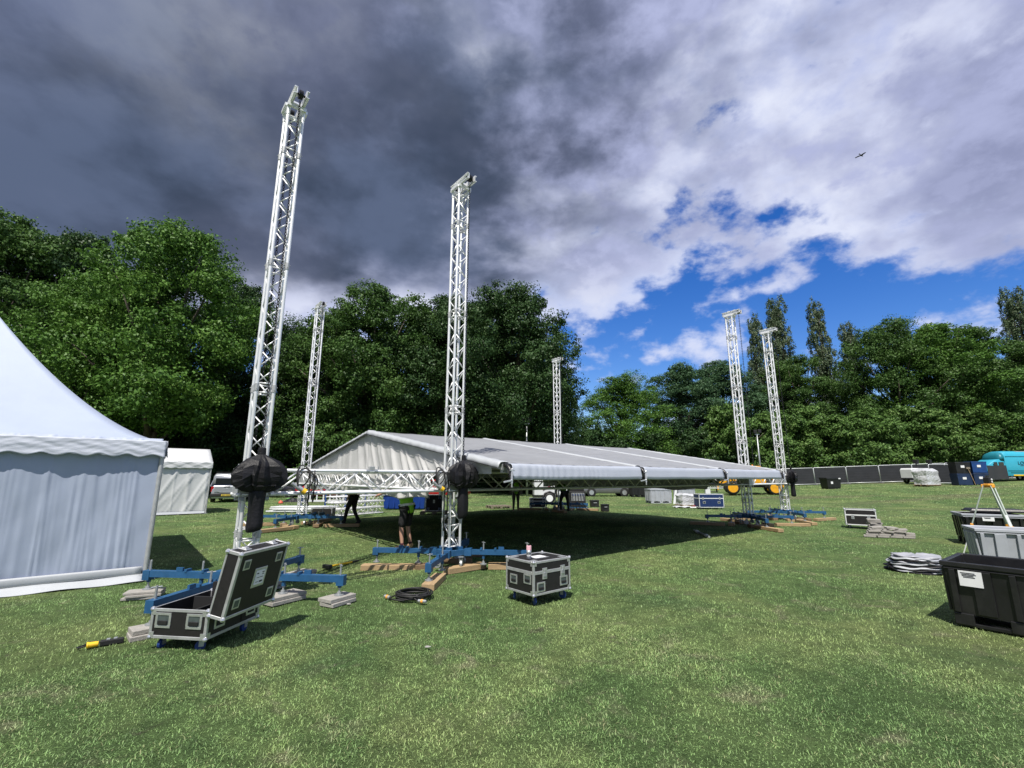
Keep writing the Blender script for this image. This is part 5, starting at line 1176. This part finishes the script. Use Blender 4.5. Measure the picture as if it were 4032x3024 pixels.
p = D(3652, 1914, 42.5); wrapped_pallet('pallet load wrapped in shiny clear film in front of the white lighting trailer', p, .3, 1.75, 1.2, 1.55, 3)
p = G(2716, 1998); wrapped_pallet('heap of clear plastic film beside the blue flight case', (p.x, p.y+.5), .2, .95, .8, .75, 8)
o = thing('plastic_sheet', 'folded clear plastic sheet with red bundle on the grass beside the blue flight case', 'sheet', G(2690, 2000), .1); put('sheet', MB().grid(lambda u, v: ((u-.5)*1.1, (v-.5)*.6, .03+.05*abs(math.sin(u*7+v*3))+.03*math.sin(v*9)), 24, 14), SILVERW, o, solid=.01); put('red_strap', MB().tube([(.35, -.3, .05), (.55, -.32, .14), (.75, -.28, .06), (.62, -.2, .18), (.45, -.25, .05)], .05, 6).mesh('strap', True), M('red_fabric', (.16, .01, .03), .7), o); put('white_tube', MB().cyl((.2, -.42, .05), (.9, -.48, .05), .04, n=8), PAPER, o)
def stack_crate(label, loc, rz, w, d_, h, z, mat):
    o = thing('storage_crate', label, 'crate', (loc[0], loc[1], gz(loc[0], loc[1])+z), rz, 'stacked blue and black storage crates')
    put('shell', MB().loft([[(-w/2*.94, -d_/2*.94, .02), (w/2*.94, -d_/2*.94, .02), (w/2*.94, d_/2*.94, .02), (-w/2*.94, d_/2*.94, .02)], [(-w/2*.98, -d_/2*.98, h-.1), (w/2*.98, -d_/2*.98, h-.1), (w/2*.98, d_/2*.98, h-.1), (-w/2*.98, d_/2*.98, h-.1)]]), mat, o, bevel=.02)
    put('rim', MB().box((0, 0, h-.06), (w, d_, .12)), mat, o, bevel=.02); put('feet', MB().box((0, 0, .03), (w*.9, d_*.9, .10)), BPLAST, o); pp = put('paper_label', MB().box((-.05*w, -d_/2*.985-.012, h*.6), (.28, .012, .20)), PAPER, o)
    return o
p = D(3768, 1911, 42.); DBLUE = M('dark_blue_plastic', (.012, .028, .075), .45, 0, .2, 5)
for (dx_, zz_, mt, lb) in ((0, 0, DBLUE, 'lower dark blue crate with a broom leaning on it, under the black crate'), (0, 1.02, BPLAST, 'upper black crate on the stack beside the turquoise van'), (1.22, 0, DBLUE, 'lower blue crate next to the turquoise van'), (1.22, 1.02, BLUEP, 'bright blue upper crate next to the turquoise van')): stack_crate(lb, (p.x+.5+dx_, p.y-.2*dx_), -.2, 1.15, 1.0, 1.0, zz_, mt)
o = thing('broom', 'broom leaning on the dark blue crate', 'broom', (p.x+.75, p.y-.72, gz(p.x, p.y)), .1); put('handle', MB().cyl((.25, 0, .04), (-.05, .12, 1.45), .022, n=8), TIMBER, o); put('broom_head', MB().box((-.05, .12, 1.47), (.35, .07, .08)), RUSTW, o, bevel=.01); put('bristles', MB().box((-.05, .12, 1.55), (.33, .06, .09)), RUSTW, o)
p = D(3271, 1912, 44.); o = thing('storage_crate', 'black plastic crate with two white labels standing in front of the fence', 'crate', (p.x, p.y, gz(p.x, p.y)), .05, 'storage crates by the fence')
put('shell', MB().loft([[(-.62, -.45, .1), (.62, -.45, .1), (.62, .45, .1), (-.62, .45, .1)], [(-.68, -.5, .9), (.68, -.5, .9), (.68, .5, .9), (-.68, .5, .9)]]), BPLAST, o, bevel=.02); put('rim', MB().box((0, 0, .93), (1.42, 1.06, .14)), BPLAST, o, bevel=.02); put('feet', MB().box((0, 0, .06), (1.2, .85, .12)), BPLAST, o); put('paper_label', MB().box((-.22, -.497, .55), (.20, .012, .22)), PAPER, o); put('paper_label', MB().box((.52, -.535, .93), (.20, .012, .10)), PAPER, o)
def dpallet(label, loc, rz):
    o = thing('wooden_pallet', label, 'pallet', loc, rz, 'wooden pallets')
    for k in range(7): put('board', MB().box((-.51+.17*k, 0, .13), (.10, 1.0, .022)), RUSTW, o)
    for y in (-.45, 0, .45):
        put('bearer', MB().box((0, y, .105), (1.2, .10, .025)), RUSTW, o)
        for x in (-.52, 0, .52): put('block', MB().box((x, y, .05), (.13, .10, .09)), RUSTW, o)
    return o
p = G(1963, 2000); dpallet('weathered wooden pallet lying on the grass beyond the roof shadow', p, .35)
p = G(1705, 2026); dpallet('pale pallet under the upright black flight case', (p.x, p.y+.35, 0), .05)
flight_case('black flight case tipped on end on a pallet, four casters facing out', (p.x, p.y+.35, .14), .05, .74, .60, .70, .01, handles=(), latches=(('front', 0, .42),), wheels=False)
fc = [o for o in COL.objects if o.name.startswith('flight_case')][-1]
for s in (-1, 1):
    for q in (-1, 1): c = put('caster', MB().box((s*.25, -.31, .35+q*.24), (.10, .02, .10)), GALV, fc); put('wheel', MB().cyl((s*.25-.02, -.36, .35+q*.24), (s*.25+.02, -.36, .35+q*.24), .055, n=14), BLUEW, c)
def small_case(label, px, py, w, d_, h, rz, panel=BLACKP, z0=.08, trim=ALU, handles=True):
    p = G(px, py); return flight_case(label, (p.x, p.y+d_*.4, 0), rz, w, d_, h, z0, panel=panel, seam=z0+h*.68, handles=(('front', -w*.3, h*.38), ('front', w*.3, h*.38)) if handles else (), latches=(('front', -w*.34, h*.68), ('front', w*.34, h*.68)), trim=trim)
small_case('blue flight case with silver edges beyond the roof shadow', 2801, 2004, 1.35, .70, .70, .04, panel=M('blue_laminate', (.008, .025, .10), .45, 0, .15, 8))
small_case('silver-edged black flight case beside the white generator box', 2117, 2004, .82, .6, .48, .04)
o = thing('motor_rack', 'black motor distribution rack with cables beyond the roof shadow', 'equipment rack', tuple(G(2276, 2003)+Vector((0, .3, 0))), .03)
put('cabinet', MB().box((0, 0, .50), (.85, .6, .84)), BLACK, o, bevel=.02); put('front_panel', MB().box((0, -.306, .62), (.70, .012, .42)), GALV, o)
for k in range(5): put('cable', MB().tube([(-.3+.14*k, -.31, .8), (-.3+.15*k, -.42, .6), (-.28+.15*k, -.40, .25), (-.3+.2*k, -.5, .02)], .018, 6).mesh('cable', True), BLACK, o); put('socket', MB().cyl((-.28+.14*k, -.31, .72), (-.28+.14*k, -.34, .72), .045, n=12), BLUEP, o)
put('base_frame', MB().box((0, 0, .05), (1.1, .7, .06)), BLUE, o); put('top_boxes', MB().box((.15, .05, 1.05), (.45, .4, .25)).box((-.2, 0, .98), (.3, .4, .12)), BLACK, o, bevel=.02)
for px, py, w, d_, h, lb in ((2343, 1996, .46, .36, .32, 'small black tool box standing on sunlit grass beyond the roof shadow'), (2385, 2014, .36, .3, .30, 'small dark crate at the edge of the roof shadow')):
    p = G(px, py); o = thing('tool_box', lb, 'box', (p.x, p.y+.2, 0), .1); put('shell', MB().box((0, 0, h/2), (w, d_, h)), BPLAST, o, bevel=.015); put('lid', MB().box((0, 0, h+.02), (w+.02, d_+.02, .05)), BPLAST, o, bevel=.01); put('handle', MB().tube([(-w*.2, -d_/2, h*.7), (-w*.2, -d_/2-.03, h*.7), (w*.2, -d_/2-.03, h*.7), (w*.2, -d_/2, h*.7)], .012, 6), GALV, o)
def wpx(px, py, u, W_, D_, H_, lb, mat, **kw):
    p = G(px, py); u = Vector(u).normalized(); v = Vector((-u.y, u.x, 0)); return pallet_box(lb, p, u, v, W_, D_, H_, mat, group='plastic pallet boxes', **kw)
wpx(2562, 1983, (1, .05, 0), 1.45, 1.1, .92, 'pale grey pallet box beyond the roof shadow, with a plank leaning beside it', GPLAST)
wpx(2672, 1978, (1, .0, 0), 1.2, 1.0, .95, 'pale grey pallet box behind the heap of plastic film', GPLAST)
p = D(2488, 1953, 40.); pallet_box('dark pallet box near the grey estate car', (p.x, p.y, 0), Vector((1, 0, 0)), Vector((0, 1, 0)), 1.25, 1.1, 1.0, BPLAST); pallet_box('light blue-grey pallet box next to the dark one near the estate car', (p.x+1.5, p.y-.5, 0), Vector((1, 0, 0)), Vector((0, 1, 0)), 1.1, 1.0, 1.05, GPLAST)
o = put('plank', MB().box((0, 0, .55), (.14, .05, 1.25)), WHITEP, None, loc=tuple(G(2655, 1984)), rot=(-.12, .22, 0), bevel=.004); tag(o, 'pale plank leaning between the two grey pallet boxes', 'plank')
# spare truss sections and ladder beyond the blue case
def loose_truss(loc, rz, L_, w, nb, label, grp, z=.18):
    o = thing('truss_section', label, 'truss', loc, rz, grp); lattice(o, L_, w, CH30, BR30, nb, 0, 'x', z); return o
g_ = 'spare truss sections stacked on the grass'
a = G(1318, 2036); b = G(1508, 2020); rz = math.atan2((b-a).y, (b-a).x); L_ = (b-a).length; n_ = Vector((-math.sin(rz), math.cos(rz), 0))
for row in range(2):
    for lay in range(3):
        loose_truss(tuple(a+n_*(.12+.42*row)+Vector((math.cos(rz), math.sin(rz), 0))*(.15*row-.08*lay)), rz, L_+.1*lay, .24, 10, ('lowest' if lay == 0 else 'middle' if lay == 1 else 'topmost')+(' silver truss in the front pile beyond the dark-clothed person' if row == 0 else ' silver truss in the rear pile beyond the dark-clothed person'), g_, .15+.27*lay)
p = D(2786, 1940, 34.); loose_truss((p.x-.9, p.y, 0), .02, 2.0, .24, 8, 'silver truss lying across a stand behind the blue flight case', g_, 1.02); o = thing('trestle', 'white stand carrying a spare truss behind the blue flight case', 'stand', (p.x, p.y, 0), 0); put('panel', MB().box((0, 0, .62), (.34, .2, .5)), WHITEP, o); put('leg', MB().box((-.15, 0, .2), (.06, .2, .4)), BLACK, o); put('leg', MB().box((.15, 0, .2), (.06, .2, .4)), BLACK, o)
a = G(1210, 2012); LAD = thing('ladder', 'aluminium ladder lying on edge across blue trestle posts', 'ladder', (a.x-.3, a.y+1.2, 0), .12)
for z in (.42, .80): put('stile', MB().box((1.2, 0, z), (3.6, .05, .09)), ALU, LAD)
for k in range(11): put('rung', MB().box((-.45+.33*k, 0, .61), (.06, .04, .36)), ALU, LAD)
for k, x in enumerate((-.5, .7, 1.7, 2.7)):
    q = LAD.location+Vector((x*math.cos(.12), x*math.sin(.12)-.12, 0)); o = thing('stillage_post', 'blue steel stillage post holding the ladder and tubes', 'post', q, .12, 'blue stillage posts'); put('post', MB().box((0, 0, .5), (.08, .08, 1.0)), BLUEP, o); put('base', MB().box((0, .2, .04), (.12, .7, .06)), BLUEP, o)
for k in range(16):
    row = k % 6; lay = k//6; a = G(1036, 2020)+Vector((.05*k % .4, .25+.16*row, .05+.095*lay)); L_ = 1.9+(k*37 % 10)*.12
    o = put('aluminium_tube', MB().cyl((0, 0, 0), (L_, 0, .0), .045, n=10).mesh('tube', True), ALU, None, loc=a, rot=(0, 0, .10+.02*(k % 3))); tag(o, 'aluminium tube in the bundle lying left of the rear tower base', 'tube', 'aluminium tubes in a bundle')
o = thing('work_clothes', 'heap of black work clothes with a green cord lying on the tube bundle', 'clothes', tuple(G(1125, 2002)+Vector((0, .7, .28))), 0); put('fabric', MB().grid(lambda u, v: ((u-.5)*.95, (v-.5)*.55, .02+.20*math.sin(3.14*u)*math.sin(3.14*v)+.04*math.sin(u*17+v*5)*math.sin(v*13)), 30, 18), BLACKF, o, solid=.01); put('cord', MB().tube([(-.3, -.1, .1), (-.22, -.2, .2), (-.1, -.12, .22)], .02, 5), M('green_cord', (.15, .45, .10), .6), o)
o = thing('orange_bag', 'orange plastic bag on the tube bundle beside the black clothes', 'bag', tuple(G(1083, 2005)+Vector((0, .5, .25))), 0); put('bag', MB().loft([[(r*math.cos(t)*(1+.15*math.sin(3*t)), r*.7*math.sin(t), z) for t in [6.283*i/14 for i in range(14)]] for z, r in ((0, .10), (.04, .12), (.10, .09), (.15, .045), (.17, .02))]), M('orange_plastic', (.62, .10, .05), .5, 0, .1, 8, .4, 14), o)
# blue skip boxes
for k, (px, w_) in enumerate(((1548, 1.15), (1624, 1.2))):
    p = G(px, 2007); o = thing('blue_bin', ('blue plastic bin left of the hi-vis worker', 'blue plastic bin behind the hi-vis worker')[k], 'bin', (p.x, p.y+.5, 0), .05, 'blue plastic bins')
    put('shell', MB().loft([[(-w_/2*.9, -.42, .04), (w_/2*.9, -.42, .04), (w_/2*.9, .42, .04), (-w_/2*.9, .42, .04)], [(-w_/2, -.5, .72), (w_/2, -.5, .72), (w_/2, .5, .72), (-w_/2, .5, .72)]]), M('bright_blue_plastic', (.006, .040, .24), .45, 0, .15, 4), o, bevel=.02); put('rim', MB().box((0, 0, .72), (w_+.06, 1.06, .06)), MATS['bright_blue_plastic'], o, bevel=.02)
    for x in (-.3, 0, .3): put('rib', MB().box((x, -.475, .4), (.05, .05, .55)), MATS['bright_blue_plastic'], o)
flight_case('low black equipment case behind the base of the gable-side tower', tuple(G(1230, 2052)+Vector((0, 1.0, 0))), .1, .8, .5, .35, .08)
# lamp posts
for px, base, dep, top, lb in ((2074, 1960, 41., 1640, 'floodlight pole standing before the dark trees behind the roof ridge'), (2978, 1905, 52., 1688, 'slim grey camera pole between the two far towers')):
    t_ = D(px, top, dep); o = thing('light_pole', lb, 'pole', (t_.x, t_.y, gz(t_.x, t_.y)), 0, 'temporary poles'); hh = t_.z-gz(t_.x, t_.y)
    put('pole', MB().cyl((0, 0, 0), (0, 0, hh-.7), .10, .06, n=10).mesh('pole', True), GALV, o); put('bracket', MB().box((0, 0, hh-.65), (.5, .12, .10)), GALV, o); put('lamp_head', MB().box((-.25, -.1, hh-.35), (.36, .25, .40)), BLACK, o, bevel=.04); put('lamp_head', MB().box((.25, -.1, hh-.30), (.36, .25, .40)), BLACK, o, bevel=.04)
# a bird crossing the sky
b_ = D(3392, 612, 34.); o = thing('bird', 'small dark bird flying against the bright clouds', 'bird', b_, .5); o.scale = (1.5, 1.5, 1.5)
put('body', MB().loft([[(x, r*math.cos(t), r*.9*math.sin(t)) for t in [6.283*i/10 for i in range(10)]] for x, r in ((-.16, .004), (-.10, .022), (-.02, .036), (.06, .034), (.10, .022), (.125, .020), (.15, .012), (.175, .003))]).mesh('body', True), M('bird_feather', (.03, .026, .022), .7), o)
for s in (-1, 1): put('wing', MB().grid(lambda u, v, s=s: (.05-.02*u-.13*v*(1-.4*u)-.12*u*u, s*(.02+.24*u), .03*math.sin(u*2.2)-.07*u*u+.006), 8, 4), MATS['bird_feather'], o, solid=.006)
put('tail', MB().loft([[(-.13, -.012, 0), (-.13, .012, 0), (-.13, .012, .006), (-.13, -.012, .006)], [(-.26, -.04, 0), (-.26, .04, 0), (-.26, .04, .005), (-.26, -.04, .005)]]), MATS['bird_feather'], o)
# ================================================================== people
def skin_obj(name, pts, edges, mat, par, sub=2, root=0):
    me = bpy.data.meshes.new(name); me.from_pydata([p[:3] for p in pts], edges, []); o = bpy.data.objects.new(name, me); COL.objects.link(o); o.parent = par
    md = o.modifiers.new('skin', 'SKIN'); md.use_smooth_shade = True
    lay = me.skin_vertices[0] if me.skin_vertices else None
    if lay is None:
        bpy.context.view_layer.objects.active = o; lay = me.skin_vertices[0]
    for i, p in enumerate(pts):
        r = p[3]; lay.data[i].radius = (r, r) if not isinstance(r, tuple) else r
        lay.data[i].use_root = (i == root)
    s = o.modifiers.new('sub', 'SUBSURF'); s.levels = s.render_levels = sub
    me.materials.append(mat); return o
def person(label, loc, rz, J, top, legs, shoe, sock=None, vest=None, longtrousers=False, hairc=(.03, .02, .015), hat=None):
    o = thing('person', label, 'person', loc, rz, 'crew at work on the roof'); J = {k: Vector(v) for k, v in J.items()}
    pts = []; ed = []; ix = {}
    def pv(n, p, r): ix[n] = len(pts); pts.append((*p, r)); return ix[n]
    pv('pelvis', J['pelvis'], .115); pv('waist', J['pelvis'].lerp(J['chest'], .45), .115); pv('chest', J['chest'], .13); pv('neck0', J['neck'], .058); up = (J['head']-J['neck']).normalized()
    pv('jaw', J['head']-up*.065, .066); pv('head', J['head'], .088); pv('crown', J['head']+up*.075, .070)
    fw = J.get('face', Vector((0, 1, 0))); pv('nose', J['head']-up*.02+fw*.098, .014)
    ed += [(0, 1), (1, 2), (2, 3), (3, 4), (4, 5), (5, 6), (5, ix['nose'])]
    for s in 'LR':
        a = pv('sh'+s, J['sh'+s], .062); b = pv('el'+s, J['el'+s], .043); c = pv('wr'+s, J['wr'+s], .029); dv = (J['wr'+s]-J['el'+s]).normalized(); pl = J['wr'+s]+dv*.075; d_ = pv('palm'+s, pl, .036)
        ed += [(2, a), (a, b), (b, c), (c, d_)]
        sid = dv.cross(Vector((0, 0, 1)) if abs(dv.z) < .8 else Vector((0, 1, 0))).normalized(); nr = dv.cross(sid)
        for k in range(4):
            q = sid*((k-1.5)*.021); f1 = pv(f'f{s}{k}', pl+dv*.045+q, .0095); f2 = pv(f'g{s}{k}', pl+dv*(.085-.006*abs(k-1.2))+q+nr*.015, .008); ed += [(d_, f1), (f1, f2)]
        t1 = pv('t'+s, pl-dv*.02+sid*.045, .011); t2 = pv('u'+s, pl+dv*.025+sid*.06, .009); ed += [(c, t1), (t1, t2)]
        h = pv('hip'+s, J['hip'+s], .088); k_ = pv('kn'+s, J['kn'+s], .058); cf = pv('cf'+s, J['kn'+s].lerp(J['an'+s], .35), .055); an = pv('an'+s, J['an'+s], .037); to = pv('to'+s, J['to'+s], .034); ed += [(0, h), (h, k_), (k_, cf), (cf, an), (an, to)]
    body = skin_obj('body', pts, ed, SKIN, o)
    cl = M('shirt_'+str(top), top, .8, 0, .15, 8, .3, 30)
    t = [(*J['pelvis'].lerp(J['chest'], -.05), .150), (*J['pelvis'].lerp(J['chest'], .5), .150), (*J['chest'], .162), (*J['chest'].lerp(J['neck'], .75), .085)]; te = [(0, 1), (1, 2), (2, 3)]
    for s in 'LR': t.append((*J['sh'+s], .082)); t.append((*J['sh'+s].lerp(J['el'+s], .72), .068)); te += [(2, len(t)-2), (len(t)-2, len(t)-1)]
    skin_obj('shirt', t, te, cl, o)
    if vest:
        v = [(*J['pelvis'].lerp(J['chest'], -.42), .165), (*J['pelvis'].lerp(J['chest'], -.05), .176), (*J['pelvis'].lerp(J['chest'], .3), .174), (*J['chest'], .182), (*J['chest'].lerp(J['neck'], .55), .12)]
        vo = skin_obj('hi_vis_vest', v, [(0, 1), (1, 2), (2, 3), (3, 4)], vest, o)
        ax = (J['chest']-J['pelvis']).normalized(); bx = ax.cross(Vector((1, 0, 0))).normalized(); cx = bx.cross(ax)
        for f in (.18, .62):
            c = J['pelvis'].lerp(J['chest'], f); ring = [[c+ax*dz+(cx*math.cos(t_)+bx*math.sin(t_))*.193 for t_ in [6.283*i/24 for i in range(24)]] for dz in (-.028, .028)]
            put('reflective_band', MB().loft(ring, cap=False).mesh('band', True), M('reflective_tape', (.62, .64, .60), .35, .2), vo)
    lm = M('legs_'+str(legs), legs, .8, 0, .2, 8, .3, 30); l = [(*J['pelvis'], .135)]; le = []
    for s in 'LR':
        n0 = len(l); l.append((*J['hip'+s], .112)); e_ = J['kn'+s] if longtrousers else J['hip'+s].lerp(J['kn'+s], 1.04); l.append((*J['hip'+s].lerp(e_, .6), .098)); l.append((*e_, .088 if not longtrousers else .072)); le += [(0, n0), (n0, n0+1), (n0+1, n0+2)]
        if longtrousers: l.append((*J['kn'+s].lerp(J['an'+s], .5), .064)); l.append((*J['an'+s], .056)); le += [(n0+2, n0+3), (n0+3, n0+4)]
    skin_obj('trousers' if longtrousers else 'shorts', l, le, lm, o)
    for s in 'LR':
        a, b = J['an'+s], J['to'+s]; hl = a+(a-b).normalized()*.05; hl.z = .045
        skin_obj('boot', [(a.x, a.y, a.z+.05, .052), (a.x, a.y, .055, .052), (*hl, .044), (*a.lerp(b, .6), .046), (*b, .042)], [(0, 1), (1, 2), (1, 3), (3, 4)], shoe, o, root=1)
        if sock: skin_obj('sock', [(*a, .043), (*a.lerp(J['kn'+s], .22), .047)], [(0, 1)], sock, o)
    hm = M('hair_'+str(hairc), hairc, .8, 0, .3, 30, .5, 60); R_ = (J['head']-J['neck']).normalized()
    rings = []
    for k in range(7):
        p = .05+1.62*k/6; rings.append([J['head']+R_*(.045+.118*math.cos(p)*.9)+(Vector((1, 0, 0))*math.cos(t_)+R_.cross(Vector((1, 0, 0)))*math.sin(t_))*(.104*math.sin(p))-fw*.018 for t_ in [6.283*i/18 for i in range(18)]])
    put('hair' if not hat else 'cap', MB().loft(rings).mesh('hair', True), hat or hm, o)
    sdv = fw.cross(R_).normalized()
    for s in (-1, 1): put('eye', MB().box(J['head']+fw*.086+sdv*(s*.032)+R_*.005, (.014, .014, .009)), INK, o); put('ear', MB().box(J['head']+sdv*(s*.094), (.016, .03, .05)), SKIN, o, bevel=.006)
    put('mouth', MB().box(J['head']+fw*.082-R_*.055, (.04, .012, .008)), M('lips', (.35, .14, .12), .6), o)
    return o
HIVIS = M('hi_vis_green', (.26, .62, .03), .6, 0, .08, 6, .15, 20); TAN = M('tan_boot_leather', (.34, .22, .12), .7, 0, .2, 15, .3, 40); BOOT = M('black_boot', (.014, .013, .013), .6, 0, .2, 12)
# hi-vis worker, arms up under the gable sheet
p = G(1590, 2164)
person('worker in green hi-vis vest, dark shorts and tan boots lifting the gable sheet', (p.x+.02, p.y+.05, 0), math.radians(70), dict(pelvis=(0, 0, .95), chest=(.0, .06, 1.34), neck=(0, .08, 1.53), head=(0, .13, 1.66), face=(0, 1, 0),
    shL=(-.20, .05, 1.46), elL=(-.34, .30, 1.36), wrL=(-.36, .52, 1.27), shR=(.20, .05, 1.46), elR=(.28, .26, 1.62), wrR=(.24, .38, 1.85), hipL=(-.10, 0, .90), knL=(-.13, .05, .50), anL=(-.15, -.01, .085), toL=(-.19, .16, .045), hipR=(.10, 0, .90), knR=(.12, .03, .50), anR=(.13, -.06, .085), toR=(.16, .11, .045)),
    (.55, .56, .55), (.010, .010, .011), TAN, sock=M('maroon_sock', (.06, .012, .025), .9), vest=HIVIS)
# dark-clothed walker with crossed legs
p = G(1385, 2066)
person('person in black clothes walking with crossed legs under the wing truss', (p.x, p.y, 0), math.radians(75), dict(pelvis=(0, 0, .96), chest=(0, .05, 1.35), neck=(0, .06, 1.55), head=(0, .10, 1.68), face=(0, 1, 0),
    shL=(-.20, .03, 1.47), elL=(-.26, -.06, 1.19), wrL=(-.24, .06, .95), shR=(.20, .03, 1.47), elR=(.25, .14, 1.20), wrR=(.22, .30, 1.02), hipL=(-.09, 0, .92), knL=(-.05, .20, .52), anL=(-.02, .30, .09), toL=(-.04, .45, .045), hipR=(.09, 0, .92), knR=(.05, -.02, .50), anR=(.03, -.26, .12), toR=(.05, -.12, .045)),
    (.012, .012, .013), (.012, .012, .014), BOOT, longtrousers=True)
# figure bending over the rack
p = G(2223, 2014)
person('person in black trousers and green top bending over beside the motor rack', (p.x, p.y, 0), math.radians(20), dict(pelvis=(0, -.05, .92), chest=(.0, .26, 1.22), neck=(0, .40, 1.32), head=(0, .52, 1.36), face=(0, .75, -.66),
    shL=(-.19, .33, 1.27), elL=(-.22, .45, 1.02), wrL=(-.16, .55, .80), shR=(.19, .33, 1.27), elR=(.24, .44, 1.02), wrR=(.18, .56, .82), hipL=(-.11, -.04, .88), knL=(-.20, .03, .48), anL=(-.20, -.04, .085), toL=(-.22, .12, .045), hipR=(.11, -.04, .88), knR=(.20, .03, .48), anR=(.21, -.04, .085), toR=(.23, .12, .045)),
    (.10, .26, .03), (.010, .010, .011), BOOT, longtrousers=True)
# far worker
p = G(2031, 2012)
person('worker with hi-vis top and grey trousers standing by the weathered pallet', (p.x, p.y, 0), math.radians(190), dict(pelvis=(0, 0, .94), chest=(0, .03, 1.32), neck=(0, .03, 1.51), head=(0, .06, 1.64), face=(0, 1, 0),
    shL=(-.20, .02, 1.43), elL=(-.30, .02, 1.17), wrL=(-.20, .20, 1.06), shR=(.20, .02, 1.43), elR=(.29, .03, 1.17), wrR=(.18, .22, 1.08), hipL=(-.10, 0, .90), knL=(-.11, .02, .49), anL=(-.12, -.02, .085), toL=(-.14, .14, .045), hipR=(.10, 0, .90), knR=(.11, .03, .49), anR=(.12, -.01, .085), toR=(.15, .15, .045)),
    (.10, .09, .075), (.11, .10, .085), TAN, longtrousers=True, vest=HIVIS)
